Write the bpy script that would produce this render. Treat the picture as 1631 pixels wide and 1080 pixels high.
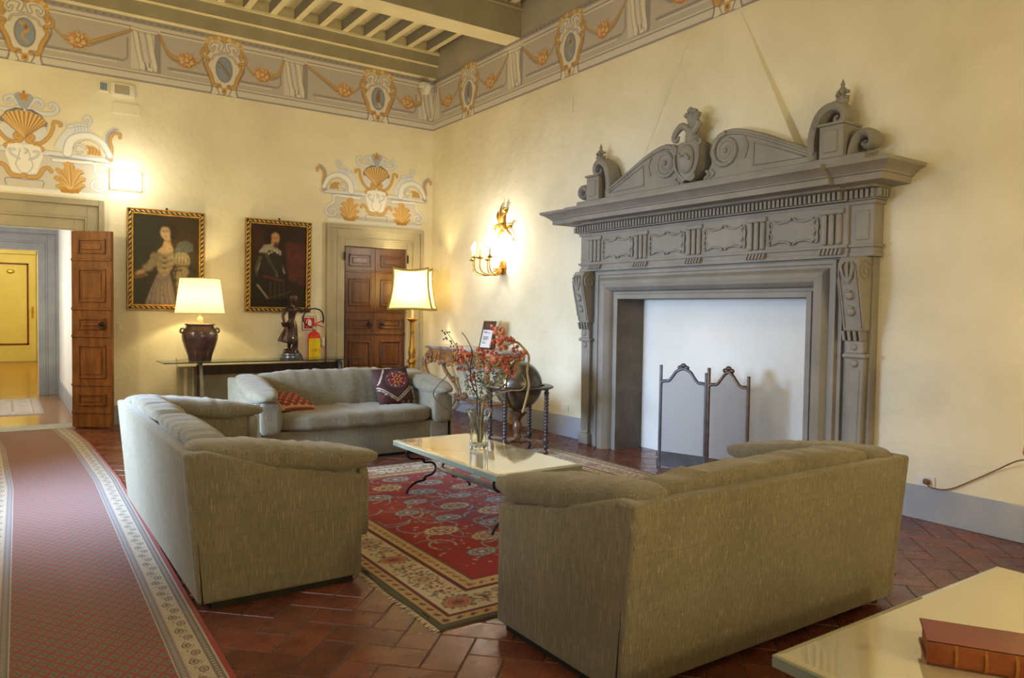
import bpy, bmesh, math, random
import numpy as np
from mathutils import Vector, Matrix, noise
random.seed(7)
for o in list(bpy.data.objects): bpy.data.objects.remove(o)
SC = bpy.context.scene
COL = SC.collection
R = math.radians
PI = math.pi

def lin(c, a=None):
    def f(v):
        v /= 255.0
        return v/12.92 if v <= .04045 else ((v+.055)/1.055)**2.4
    t = tuple(f(v) for v in c[:3])
    return t + (1.0,)

# ------------------------------------------------------------------ camera
yaw, pitch, roll, FPX = .6003651, -.0362532, .0150685, 1187.27
F = Vector((math.sin(yaw)*math.cos(pitch), math.cos(yaw)*math.cos(pitch), math.sin(pitch)))
R0 = Vector((math.cos(yaw), -math.sin(yaw), 0)); U0 = R0.cross(F)
Rx = R0*math.cos(roll) + U0*math.sin(roll); Ux = -R0*math.sin(roll) + U0*math.cos(roll)
cam = bpy.data.cameras.new('camera'); cam.sensor_width = 36; cam.lens = FPX/1631*36; cam.clip_start = .05
camo = bpy.data.objects.new('camera', cam); COL.objects.link(camo)
camo.matrix_world = Matrix(((Rx.x, Ux.x, -F.x, -5.46006), (Rx.y, Ux.y, -F.y, -10.19273), (Rx.z, Ux.z, -F.z, 1.45), (0, 0, 0, 1)))
SC.camera = camo

# ------------------------------------------------------------------ world, light, exposure
SC.view_settings.view_transform = 'Standard'; SC.view_settings.look = 'None'
SC.view_settings.gamma = 1; SC.view_settings.use_curve_mapping = False
SC.view_settings.exposure = 0.0
w = bpy.data.worlds.new('sky'); SC.world = w; w.use_nodes = True
bg = w.node_tree.nodes['Background']; bg.inputs[0].default_value = (.8, .88, 1, 1); bg.inputs[1].default_value = .35

def area(name, loc, size, direction, power, color, spread=180):
    l = bpy.data.lights.new(name, 'AREA'); l.shape = 'RECTANGLE'; l.size, l.size_y = size
    l.energy = power; l.color = color; l.spread = R(spread)
    o = bpy.data.objects.new(name, l); COL.objects.link(o); o.location = loc
    o.rotation_euler = Vector(direction).to_track_quat('-Z', 'Z').to_euler()
    return o
def point(name, loc, power, color, rad=.04):
    l = bpy.data.lights.new(name, 'POINT'); l.energy = power; l.color = color; l.shadow_soft_size = rad
    o = bpy.data.objects.new(name, l); COL.objects.link(o); o.location = loc
    return o
WARM = (1, .80, .42); WARM2 = (1, .88, .62); BLUE = (.50, .70, 1.0)
# daylight through the openings of the left wall (each area lies in its window opening; front fill is added)
area('daylight_low_window', (-7.02, -3.95, 1.35), (1.3, 2.3), (1, 0, -.32), 165, BLUE, 78)
area('daylight_high_window', (-7.02, -6.5, 2.5), (1.4, 2.3), (1, .05, -.2), 18, (.90, .94, 1.0), 100)
area('front_fill', (-3.6, -13.02, 2.4), (1.8, 2.4), (0, 1, 0), 40, (1, .92, .74))  # soft fill added behind the camera, set in an unseen front opening
area('vestibule_window', (-6.28, 2.1, 1.7), (1.2, 1.6), (1, 0, 0), 36, (1, .97, .90))
# lamps out of the frame: hall lamp, and fill points added to the room
point('hallway_lamp', (-5.4, 9.0, 2.9), 125, (1, .92, .42), .15)
point('hallway_lamp', (-5.4, 5.6, 2.9), 30, (1, .90, .42), .15)
point('warm_fill', (-6.3, -2.2, 2.6), 90, WARM, .12)  # unseen warm fill added to brighten the back wall, no fixture built
point('warm_fill', (-2.6, -12.6, 2.3), 190, (1, .76, .30), .15)  # warm fill added behind the camera for mantel flank and near sofa
point('overhead_fill', (-3.6, -5.4, 3.9), 58, WARM2, .35)  # unseen overhead fill added for ceiling and room, no fixture built

# ------------------------------------------------------------------ materials
class E:
    """tiny expression wrapper around shader sockets"""
    def __init__(s, nt, v): s.nt = nt; s.v = v
    def op(s, k, *a):
        n = s.nt.nodes.new('ShaderNodeMath'); n.operation = k
        for i, q in enumerate((s,)+a):
            q = q.v if isinstance(q, E) else q
            if isinstance(q, (int, float)): n.inputs[i].default_value = q
            else: s.nt.links.new(q, n.inputs[i])
        return E(s.nt, n.outputs[0])
    def __add__(s, o): return s.op('ADD', o)
    def __sub__(s, o): return s.op('SUBTRACT', o)
    def __mul__(s, o): return s.op('MULTIPLY', o)
    def __truediv__(s, o): return s.op('DIVIDE', o)
    def fr(s): return s.op('FRACT')
    def fl(s): return s.op('FLOOR')
    def ab(s): return s.op('ABSOLUTE')
    def lt(s, o): return s.op('LESS_THAN', o)
    def gt(s, o): return s.op('GREATER_THAN', o)
    def mn(s, o): return s.op('MINIMUM', o)
    def mx(s, o): return s.op('MAXIMUM', o)
    def sq(s): return s*s
def mixc(nt, f, a, b):
    n = nt.nodes.new('ShaderNodeMix'); n.data_type = 'RGBA'
    for i, q in ((0, f), (6, a), (7, b)):
        q = q.v if isinstance(q, E) else q
        if isinstance(q, (int, float, tuple)): n.inputs[i].default_value = q
        else: nt.links.new(q, n.inputs[i])
    return n.outputs[2]
def texn(nt, scale, coord='Object', detail=4, kind='ShaderNodeTexNoise', rough=.55):
    tc = nt.nodes.new('ShaderNodeTexCoord') if coord != 'World' else nt.nodes.new('ShaderNodeNewGeometry')
    mp = nt.nodes.new('ShaderNodeMapping')
    nt.links.new(tc.outputs['Position' if coord == 'World' else coord], mp.inputs[0])
    mp.inputs['Scale'].default_value = scale if isinstance(scale, tuple) else (scale,)*3
    t = nt.nodes.new(kind); nt.links.new(mp.outputs[0], t.inputs['Vector'])
    if 'Scale' in t.inputs: t.inputs['Scale'].default_value = 1
    if kind == 'ShaderNodeTexNoise': t.inputs['Detail'].default_value = detail; t.inputs['Roughness'].default_value = rough
    return E(nt, t.outputs[0])
def ramp(nt, f, a, b):
    n = nt.nodes.new('ShaderNodeMapRange'); nt.links.new(f.v, n.inputs[0])
    n.inputs[1].default_value = a; n.inputs[2].default_value = b
    return E(nt, n.outputs[0])
def mat(name, col, rough=.5, metal=0, c2=None, ns=3, nr=(.35, .65), bump=0, bs=30, coord='Object', spec=.5, attr=None, emit=None, trans=0, ior=1.45, sheen=0, coat=0, dist=.01, alpha=None):
    m = bpy.data.materials.new(name); m.use_nodes = True; nt = m.node_tree
    b = nt.nodes['Principled BSDF']; out = None
    base = lin(col)
    b.inputs['Base Color'].default_value = base
    if c2:
        out = mixc(nt, ramp(nt, texn(nt, ns, coord), *nr), base, lin(c2)); nt.links.new(out, b.inputs['Base Color'])
    if attr:
        a = nt.nodes.new('ShaderNodeAttribute'); a.attribute_name = 'Col'
        if attr == 'alpha':
            out = mixc(nt, E(nt, a.outputs['Alpha']), out if out else base, a.outputs['Color'])
        elif attr == 'mul':
            n = nt.nodes.new('ShaderNodeMix'); n.data_type = 'RGBA'; n.blend_type = 'MULTIPLY'; n.inputs[0].default_value = 1
            if out: nt.links.new(out, n.inputs[6])
            else: n.inputs[6].default_value = base
            nt.links.new(a.outputs['Color'], n.inputs[7]); out = n.outputs[2]
        else: out = a.outputs['Color']
        nt.links.new(out, b.inputs['Base Color'])
    b.inputs['Roughness'].default_value = rough; b.inputs['Metallic'].default_value = metal
    b.inputs['Specular IOR Level'].default_value = spec; b.inputs['IOR'].default_value = ior
    b.inputs['Transmission Weight'].default_value = trans; b.inputs['Sheen Weight'].default_value = sheen
    b.inputs['Coat Weight'].default_value = coat
    if alpha is not None: b.inputs['Alpha'].default_value = alpha
    if bump:
        bn = nt.nodes.new('ShaderNodeBump'); bn.inputs['Strength'].default_value = bump; bn.inputs['Distance'].default_value = dist
        nt.links.new(texn(nt, bs, coord, 5).v, bn.inputs['Height']); nt.links.new(bn.outputs[0], b.inputs['Normal'])
    if emit:
        b.inputs['Emission Color'].default_value = lin(emit[0]); b.inputs['Emission Strength'].default_value = emit[1]
    return m

PL = ((235, 228, 204), (222, 214, 186))
M = {}
M['plaster'] = mat('cream_plaster', PL[0], .75, c2=PL[1], ns=1.3, bump=.3, bs=7, coord='World', spec=.25, dist=.03)
M['mural'] = mat('painted_plaster', PL[0], .75, c2=PL[1], ns=1.3, attr='alpha', bump=.12, bs=12, coord='World', spec=.25)
M['white'] = mat('white_plaster', (238, 236, 230), .8, c2=(230, 228, 220), ns=2, bump=.15, bs=8, coord='World', spec=.2)
M['hallyellow'] = mat('yellow_plaster', (228, 216, 150), .8, c2=(222, 208, 140), ns=2, coord='World')
M['skirt'] = mat('grey_painted_skirting', (156, 162, 174), .55, c2=(168, 172, 180), ns=4, bump=.2, bs=25, coord='World')
M['upper'] = mat('grey_wall_paint', (176, 168, 152), .8, c2=(166, 158, 144), ns=2, coord='World')
M['stone'] = mat('grey_sandstone', (149, 144, 135), .62, c2=(134, 129, 121), ns=3.5, nr=(.3, .7), bump=.25, bs=45, coord='World', spec=.3, dist=.004)
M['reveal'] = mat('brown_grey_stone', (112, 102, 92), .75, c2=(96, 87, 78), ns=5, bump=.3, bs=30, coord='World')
M['doorstone'] = mat('beige_grey_stone', (170, 162, 140), .6, c2=(156, 149, 130), ns=3, bump=.15, bs=40, coord='World', dist=.004)
M['bluestone'] = mat('grey_door_stone', (158, 158, 156), .6, c2=(140, 140, 140), ns=2.5, bump=.15, bs=30, coord='World', dist=.004)
M['beam'] = mat('olive_painted_beam', (168, 160, 134), .6, c2=(156, 148, 122), ns=3, coord='World')
M['beamc'] = mat('cream_painted_beam', (242, 230, 186), .6, c2=(234, 221, 176), ns=3, coord='World')
M['joistside'] = mat('grey_painted_joist', (150, 146, 140), .6, c2=(140, 136, 130), ns=4, coord='World')
M['wood'] = mat('walnut_door', (150, 98, 54), .36, c2=(100, 58, 28), ns=(18, 18, 3), nr=(.3, .7), bump=.1, bs=40, spec=.5, dist=.003)
M['wood2'] = mat('dark_oak', (62, 42, 32), .35, c2=(38, 26, 20), ns=(30, 30, 4), bump=.1, bs=40, dist=.003)
M['redwood'] = mat('polished_brown_door', (104, 66, 38), .3, c2=(70, 42, 24), ns=(20, 20, 2), nr=(.3, .7), spec=.5)
M['iron'] = mat('black_iron', (42, 42, 46), .45, .7, c2=(60, 58, 58), ns=20)
M['pane'] = None
M['steel'] = mat('grey_metal', (150, 152, 160), .3, .9)
M['brass'] = mat('brass', (206, 168, 84), .3, .9, c2=(160, 120, 50), ns=30)
M['gold'] = mat('gilded_wood', (200, 150, 62), .38, .75, c2=(140, 92, 34), ns=14, nr=(.4, .7), bump=.3, bs=60)
M['giltframe'] = mat('gilt_frame', (196, 152, 62), .4, .7, c2=(150, 108, 40), ns=20)
M['darkframe'] = mat('dark_frame', (52, 34, 20), .35, c2=(34, 22, 14), ns=20)
M['marble'] = mat('grey_marble', (176, 172, 172), .15, c2=(140, 134, 136), ns=9, nr=(.45, .6))
M['glass'] = mat('clear_glass', (244, 250, 248), .02, trans=1, ior=1.45)
M['glassedge'] = mat('green_glass', (190, 225, 215), .03, trans=1, ior=1.45)
M['white_paint'] = mat('white_plastic', (232, 228, 214), .45, c2=(226, 222, 208), ns=6)
M['cream'] = mat('cream_board', (222, 210, 172), .5, c2=(214, 202, 164), ns=4)
M['paper'] = mat('paper', (232, 232, 236), .7, c2=(226, 226, 230), ns=6)
M['ink'] = mat('ink', (70, 74, 96), .8, c2=(60, 64, 84), ns=6)
def pane():
    m = bpy.data.materials.new('thin_glass'); m.use_nodes = True; nt = m.node_tree; out = [n for n in nt.nodes if n.type == 'OUTPUT_MATERIAL'][0]
    tr = nt.nodes.new('ShaderNodeBsdfTransparent'); tr.inputs[0].default_value = (.86, .95, .91, 1)
    gl = nt.nodes.new('ShaderNodeBsdfGlossy'); gl.inputs['Roughness'].default_value = .02; fr = nt.nodes.new('ShaderNodeFresnel'); fr.inputs[0].default_value = 1.5
    mx = nt.nodes.new('ShaderNodeMixShader'); nt.links.new(fr.outputs[0], mx.inputs[0]); nt.links.new(tr.outputs[0], mx.inputs[1]); nt.links.new(gl.outputs[0], mx.inputs[2]); nt.links.new(mx.outputs[0], out.inputs[0])
    return m
M['pane'] = pane()
def grille():
    m = mat('grille', (190, 184, 160), .5); nt = m.node_tree; b = nt.nodes['Principled BSDF']
    tc = nt.nodes.new('ShaderNodeTexCoord'); s = nt.nodes.new('ShaderNodeSeparateXYZ'); nt.links.new(tc.outputs['Object'], s.inputs[0])
    f = (E(nt, s.outputs[2])*70).fr().lt(.5)
    nt.links.new(mixc(nt, f, lin((186, 180, 156)), lin((150, 144, 124))), b.inputs['Base Color'])
    return m
M['grille'] = grille()
def fabric():
    m = bpy.data.materials.new('slub_weave_upholstery'); m.use_nodes = True; nt = m.node_tree; b = nt.nodes['Principled BSDF']
    base = mixc(nt, ramp(nt, texn(nt, 2.5), .3, .7), lin((132, 125, 106)), lin((116, 109, 92)))
    v = texn(nt, (190, 190, 11), detail=2)
    v2 = texn(nt, (300, 300, 14), detail=1)
    hz = texn(nt, (12, 12, 260), detail=1)
    c = mixc(nt, ramp(nt, v, .57, .68)*.42, base, lin((192, 180, 148)))
    c = mixc(nt, ramp(nt, v2, .58, .5)*0 + ramp(nt, v2, .42, .34)*.55, c, lin((84, 78, 60)))
    c = mixc(nt, ramp(nt, hz, .5, .7)*.35, c, lin((100, 94, 74)))
    nt.links.new(c, b.inputs['Base Color']); b.inputs['Roughness'].default_value = .9; b.inputs['Specular IOR Level'].default_value = .15
    b.inputs['Sheen Weight'].default_value = .25
    bn = nt.nodes.new('ShaderNodeBump'); bn.inputs['Strength'].default_value = .35; bn.inputs['Distance'].default_value = .004
    nt.links.new(((v+v2)+hz).v, bn.inputs['Height']); nt.links.new(bn.outputs[0], b.inputs['Normal'])
    return m
M['fabric'] = fabric()
M['slit'] = mat('dark_seam', (40, 36, 28), .9, c2=(30, 28, 22), ns=9)

# ------------------------------------------------------------------ mesh builder
class MB:
    def __init__(s): s.bm = bmesh.new(); s.mi = 0
    def add(s, t, mi=None, T=None):
        if T is not None: t.transform(T)
        k = s.mi if mi is None else mi
        if k:
            for f in t.faces: f.material_index = k
        me = bpy.data.meshes.new('t'); t.to_mesh(me); t.free(); s.bm.from_mesh(me); bpy.data.meshes.remove(me); return s
    def box(s, x0, x1, y0, y1, z0, z1, bev=0, seg=1, mi=None, T=None):
        t = bmesh.new(); bmesh.ops.create_cube(t, size=1)
        for v in t.verts: v.co = Vector(((x0+x1)/2+v.co.x*(x1-x0), (y0+y1)/2+v.co.y*(y1-y0), (z0+z1)/2+v.co.z*(z1-z0)))
        if bev: bmesh.ops.bevel(t, geom=t.edges[:], offset=bev, segments=seg, affect='EDGES', profile=.5)
        return s.add(t, mi, T)
    def prism(s, pts, ax, a, b, bev=0, seg=1, mi=None, T=None):
        """polygon pts in the plane normal to axis ax ('x': (y,z), 'y': (x,z), 'z': (x,y))"""
        def P(p, h): return {'x': (h, p[0], p[1]), 'y': (p[0], h, p[1]), 'z': (p[0], p[1], h)}[ax]
        t = bmesh.new(); A = [t.verts.new(P(p, a)) for p in pts]; B = [t.verts.new(P(p, b)) for p in pts]
        fa = t.faces.new(A); fb = t.faces.new(B[::-1]); n = len(pts)
        for i in range(n): t.faces.new((A[i], B[i], B[(i+1) % n], A[(i+1) % n]))
        bmesh.ops.recalc_face_normals(t, faces=t.faces[:])
        if bev:
            es = [e for e in t.edges if e.calc_face_angle(0) > .5]
            bmesh.ops.bevel(t, geom=es, offset=bev, segments=seg, affect='EDGES', profile=.5)
        return s.add(t, mi, T)
    def lathe(s, prof, c=(0, 0, 0), seg=20, mi=None, T=None, sq=None):
        t = bmesh.new(); rings = []
        for r, z in prof:
            if r < 1e-5: rings.append([t.verts.new((c[0], c[1], c[2]+z))])
            else: rings.append([t.verts.new((c[0]+r*math.cos(2*PI*i/seg), c[1]+r*math.sin(2*PI*i/seg), c[2]+z)) for i in range(seg)])
        for a, b in zip(rings, rings[1:]):
            if len(a) == 1 and len(b) == 1: continue
            for i in range(seg):
                j = (i+1) % seg
                if len(a) == 1: t.faces.new((a[0], b[j], b[i]))
                elif len(b) == 1: t.faces.new((a[i], a[j], b[0]))
                else: t.faces.new((a[i], a[j], b[j], b[i]))
        for rg in (rings[0], rings[-1]):
            if len(rg) > 1: t.faces.new(rg)
        bmesh.ops.recalc_face_normals(t, faces=t.faces[:])
        return s.add(t, mi, T)
    def tube(s, pts, r, seg=8, closed=False, flat=1.0, mi=None, T=None, up=None):
        """r number or list; flat squeezes the section along its binormal"""
        pts = [Vector(p) for p in pts]; n = len(pts)
        rs = r if isinstance(r, (list, tuple)) else [r]*n
        t = bmesh.new(); rings = []; nrm = None
        for i, p in enumerate(pts):
            if closed: d = pts[(i+1) % n]-pts[i-1]
            else: d = pts[min(i+1, n-1)]-pts[max(i-1, 0)]
            d = d.normalized() if d.length > 1e-9 else Vector((0, 0, 1))
            if up is not None: nrm = Vector(up)
            elif nrm is None: nrm = Vector((0, 0, 1)) if abs(d.z) < .9 else Vector((1, 0, 0))
            nrm = (nrm-d*nrm.dot(d)); nrm = nrm.normalized() if nrm.length > 1e-6 else d.orthogonal().normalized()
            bi = d.cross(nrm)
            rings.append([t.verts.new(p+nrm*(rs[i]*math.cos(2*PI*k/seg)*flat)+bi*(rs[i]*math.sin(2*PI*k/seg))) for k in range(seg)])
        m = n if closed else n-1
        for i in range(m):
            a, b = rings[i], rings[(i+1) % n]
            for k in range(seg): t.faces.new((a[k], a[(k+1) % seg], b[(k+1) % seg], b[k]))
        if not closed: t.faces.new(rings[0][::-1]); t.faces.new(rings[-1])
        bmesh.ops.recalc_face_normals(t, faces=t.faces[:])
        return s.add(t, mi, T)
    def ball(s, c, r, seg=12, mi=None, T=None):
        r = r if isinstance(r, (tuple, list)) else (r,)*3
        t = bmesh.new(); bmesh.ops.create_uvsphere(t, u_segments=seg, v_segments=max(6, seg*2//3), radius=1)
        for v in t.verts: v.co = Vector((c[0]+v.co.x*r[0], c[1]+v.co.y*r[1], c[2]+v.co.z*r[2]))
        return s.add(t, mi, T)
    def pillow(s, c, h, k=5, sub=9, mi=None, T=None, fn=None, wr=0, ws=6, sd=0, rg=0):
        """soft rounded box, half sizes h"""
        t = bmesh.new(); bmesh.ops.create_cube(t, size=2)
        bmesh.ops.subdivide_edges(t, edges=t.edges[:], cuts=sub, use_grid_fill=True)
        for v in t.verts:
            q = v.co; n = (abs(q.x)**k+abs(q.y)**k+abs(q.z)**k)**(1/k); p = q/n
            p = Vector((p.x*h[0], p.y*h[1], p.z*h[2]))
            if rg:
                m_ = max(0, 1-abs(q.z if False else (abs(q.x) if h[0] > h[1] else abs(q.y)))**6)
                L_ = p.x if h[0] > h[1] else p.y
                p += q.normalized()*rg*m_*(noise.noise(Vector((L_*22+sd*3, (p.y if h[0] > h[1] else p.x)*2, p.z*2)))+.5*noise.noise(Vector((L_*38+sd, p.z*4, 2))))
            if wr:
                nn = noise.noise(Vector((p.x*ws+sd, p.y*ws, p.z*ws)))
                p += q.normalized()*nn*wr
            if fn: p = Vector(fn(p))
            v.co = p+Vector(c)
        return s.add(t, mi, T)
    def cyl(s, a, b, r, seg=12, mi=None): return s.tube([a, b], r, seg, mi=mi)

def obj(name, mb, m, parent=None, smooth=35, loc=None, rz=0):
    me = bpy.data.meshes.new(name); mb.bm.to_mesh(me); mb.bm.free()
    for k in (m if isinstance(m, (list, tuple)) else [m]): me.materials.append(M[k] if isinstance(k, str) else k)
    if smooth:
        me.shade_smooth(); me.set_sharp_from_angle(angle=R(smooth))
    o = bpy.data.objects.new(name, me); COL.objects.link(o)
    if parent is not None: o.parent = parent
    if loc is not None: o.location = loc
    if rz: o.rotation_euler.z = rz
    return o
def tag(o, label, cat, group=None):
    o['label'] = label; o['category'] = cat
    if group: o['group'] = group
    return o
def empty(name, loc, rz=0, label=None, cat=None, group=None):
    o = bpy.data.objects.new(name, None); COL.objects.link(o); o.location = loc; o.rotation_euler.z = rz; o.empty_display_size = .1
    if label: tag(o, label, cat, group)
    return o
def struct(o): o['kind'] = 'structure'; return o
def spline(pts, n=6, closed=False):
    P = [Vector(p) for p in pts]; out = []; L = len(P)
    rng = L if closed else L-1
    for i in range(rng):
        a, b, c, d = (P[(i-1) % L], P[i], P[(i+1) % L], P[(i+2) % L]) if closed else (P[max(i-1, 0)], P[i], P[i+1], P[min(i+2, L-1)])
        for k in range(n):
            t = k/n
            out.append(.5*((2*b)+(c-a)*t+(2*a-5*b+4*c-d)*t*t+(3*b-a-3*c+d)*t**3))
    if not closed: out.append(P[-1])
    return out
def lerp_r(vals, n):
    out = []
    for i in range(n):
        t = i/(n-1)*(len(vals)-1); k = min(int(t), len(vals)-2); out.append(vals[k]+(vals[k+1]-vals[k])*(t-k))
    return out

# ------------------------------------------------------------------ painter: colours per vertex on a fine grid (real painted or woven patterns)
class Canvas:
    def __init__(s, w, h, res, bg=None):
        s.w, s.h = w, h; s.nx = int(round(w/res))+1; s.ny = int(round(h/res))+1
        s.rx = w/(s.nx-1); s.ry = h/(s.ny-1)
        s.X, s.Y = np.meshgrid(np.linspace(0, w, s.nx), np.linspace(0, h, s.ny))
        s.a = np.zeros((s.ny, s.nx, 4), np.float32)
        if bg: s.a[:] = lin(bg)
    def _win(s, x0, x1, y0, y1):
        i0 = max(0, int(x0/s.rx)-1); i1 = min(s.nx, int(x1/s.rx)+3); j0 = max(0, int(y0/s.ry)-1); j1 = min(s.ny, int(y1/s.ry)+3)
        return (slice(j0, j1), slice(i0, i1)) if i1 > i0 and j1 > j0 else None
    def _put(s, w, m, col):
        c = np.array(lin(col), np.float32); m = np.clip(m, 0, 1)[..., None]; s.a[w] = s.a[w]*(1-m)+c*m
    def rect(s, x0, x1, y0, y1, col):
        w = s._win(x0, x1, y0, y1)
        if w: s._put(w, ((s.X[w] >= x0) & (s.X[w] <= x1) & (s.Y[w] >= y0) & (s.Y[w] <= y1)).astype(np.float32), col)
    def ell(s, cx, cy, rx, ry, col, rot=0, soft=None):
        r = max(rx, ry); w = s._win(cx-r, cx+r, cy-r, cy+r)
        if not w: return
        dx = s.X[w]-cx; dy = s.Y[w]-cy; c, q = math.cos(rot), math.sin(rot)
        d = np.sqrt(((dx*c+dy*q)/rx)**2+((-dx*q+dy*c)/ry)**2)
        s._put(w, (1-d)*min(rx, ry)/(soft or s.rx)+.5, col)
    def poly(s, pts, col):
        xs = [p[0] for p in pts]; ys = [p[1] for p in pts]; w = s._win(min(xs), max(xs), min(ys), max(ys))
        if not w: return
        X, Y = s.X[w], s.Y[w]; ins = np.zeros(X.shape, bool); n = len(pts)
        for i in range(n):
            x0, y0 = pts[i]; x1, y1 = pts[(i+1) % n]
            if y0 == y1: continue
            c = ((y0 > Y) != (y1 > Y)) & (X < (x1-x0)*(Y-y0)/(y1-y0)+x0); ins ^= c
        s._put(w, ins.astype(np.float32), col)
    def line(s, pts, wd, col, w1=None):
        """stroke; wd width at start, w1 at end"""
        n = len(pts)-1; w1 = wd if w1 is None else w1
        xs = [p[0] for p in pts]; ys = [p[1] for p in pts]; mw = max(wd, w1)/2+s.rx
        W = s._win(min(xs)-mw, max(xs)+mw, min(ys)-mw, max(ys)+mw)
        if not W: return
        X, Y = s.X[W], s.Y[W]; best = np.full(X.shape, -9., np.float32)
        for i in range(n):
            x0, y0 = pts[i]; x1, y1 = pts[i+1]; dx, dy = x1-x0, y1-y0; L = dx*dx+dy*dy
            if L == 0: continue
            t = np.clip(((X-x0)*dx+(Y-y0)*dy)/L, 0, 1)
            hw = (wd+(w1-wd)*(i+t)/n)/2
            best = np.maximum(best, (hw-np.sqrt((X-x0-t*dx)**2+(Y-y0-t*dy)**2))/s.rx+.5)
        s._put(W, best, col)
    def curve(s, pts, wd, col, w1=None, out=None, n=6):
        p = [(v.x, v.y) for v in spline([(a, b, 0) for a, b in pts], n)]
        if out: s.line(p, wd+out[1], out[0], (wd if w1 is None else w1)+out[1])
        s.line(p, wd, col, w1)
    def mesh(s, name, P, m, parent=None, mask=False, bend=None):
        """P(u, v) arrays -> world coordinates"""
        me = bpy.data.meshes.new(name); x, y, z = P(s.X.ravel(), s.Y.ravel())
        co = np.stack([x, y, z], 1).astype(np.float32); nv = s.nx*s.ny
        idx = np.arange(nv).reshape(s.ny, s.nx)
        q = np.stack([idx[:-1, :-1], idx[:-1, 1:], idx[1:, 1:], idx[1:, :-1]], -1)
        al = s.a[..., 3]
        if mask:
            keep = (al[:-1, :-1]+al[:-1, 1:]+al[1:, 1:]+al[1:, :-1]) > 0; q = q[keep]
        q = q.reshape(-1, 4); cols = s.a.reshape(-1, 4)
        if mask:
            used = np.unique(q); remap = -np.ones(nv, int); remap[used] = np.arange(len(used)); q = remap[q]; co = co[used]; cols = cols[used]
        me.vertices.add(len(co)); me.vertices.foreach_set('co', co.ravel())
        me.loops.add(q.size); me.loops.foreach_set('vertex_index', q.ravel().astype(np.int32))
        me.polygons.add(len(q)); me.polygons.foreach_set('loop_start', np.arange(0, q.size, 4, dtype=np.int32))
        me.update(calc_edges=True)
        at = me.color_attributes.new('Col', 'FLOAT_COLOR', 'POINT'); at.data.foreach_set('color', cols.ravel())
        me.materials.append(M[m]); me.shade_smooth()
        o = bpy.data.objects.new(name, me); COL.objects.link(o)
        if parent is not None: o.parent = parent
        return o
def spiral(cx, cy, r0, turns, a0, sgn=1, n=30, r1=.12):
    return [(cx+r0*(1-(1-r1)*i/n)*math.cos(a0+sgn*2*PI*turns*i/n), cy+r0*(1-(1-r1)*i/n)*math.sin(a0+sgn*2*PI*turns*i/n)) for i in range(n+1)]
# ------------------------------------------------------------------ the room
XL, YF, ZC = -7.0, -13.0, 5.46
def wall(name, boxes, mats):
    b = MB()
    for q in boxes: b.box(*q[:6], mi=q[6] if len(q) > 6 else 0)
    return struct(obj(name, b, mats, smooth=0))
wall('wall_back', [(XL, -5.72, 0, .35, 0, 2.36), (-4.72, -1.42, 0, .35, 0, 2.36), (-.44, 0, 0, .35, 0, 2.36), (XL, 0, 0, .35, 2.36, 5.6), (-1.42, -.44, .12, .35, 0, 2.36)], ['plaster'])
wall('wall_right', [(0, .35, -4.30, .35, 0, 1.66), (0, .35, YF, -6.57, 0, 1.66), (0, .35, YF, .35, 1.66, 4.95), (0, .35, YF, .35, 4.95, 5.6, 1), (.29, .35, -6.57, -4.30, 0, 1.66, 2)], ['plaster', 'upper', 'white'])
def hole_wall_x(x0, x1, y0, y1, holes):
    """holes: (ya, yb, za, zb) sorted by y"""
    bs = []; y = y0
    for ya, yb, za, zb in holes:
        bs.append((x0, x1, y, ya, 0, 5.6))
        if za > 0: bs.append((x0, x1, ya, yb, 0, za))
        bs.append((x0, x1, ya, yb, zb, 5.6)); y = yb
    bs.append((x0, x1, y, y1, 0, 5.6)); return bs
wall('wall_left', hole_wall_x(XL-.35, XL, YF, 0, [(-7.2, -5.8, 1.35, 3.65), (-4.6, -3.3, .15, 2.75)]), ['plaster'])
wall('wall_front', [(XL, -4.6, YF-.35, YF, 0, 5.6), (-2.6, .35, YF-.35, YF, 0, 5.6), (-4.6, -2.6, YF-.35, YF, 0, 1.2), (-4.6, -2.6, YF-.35, YF, 3.6, 5.6)], ['plaster'])
def window(n, y0, y1, z0, z1):
    b = MB(); x0, x1 = XL-.12, XL-.06
    for yy in (y0, (y0+y1)/2-.025, y1-.05): b.box(x0, x1, yy, yy+.05, z0, z1)
    for zz in (z0, z0+(z1-z0)*.66, z1-.05): b.box(x0, x1, y0, y1, zz, zz+.05)
    struct(obj('window_%d' % n, b, 'white_paint', smooth=0))
window(1, -4.6, -3.3, .15, 2.75); window(2, -7.2, -5.8, 1.35, 3.65)

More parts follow.
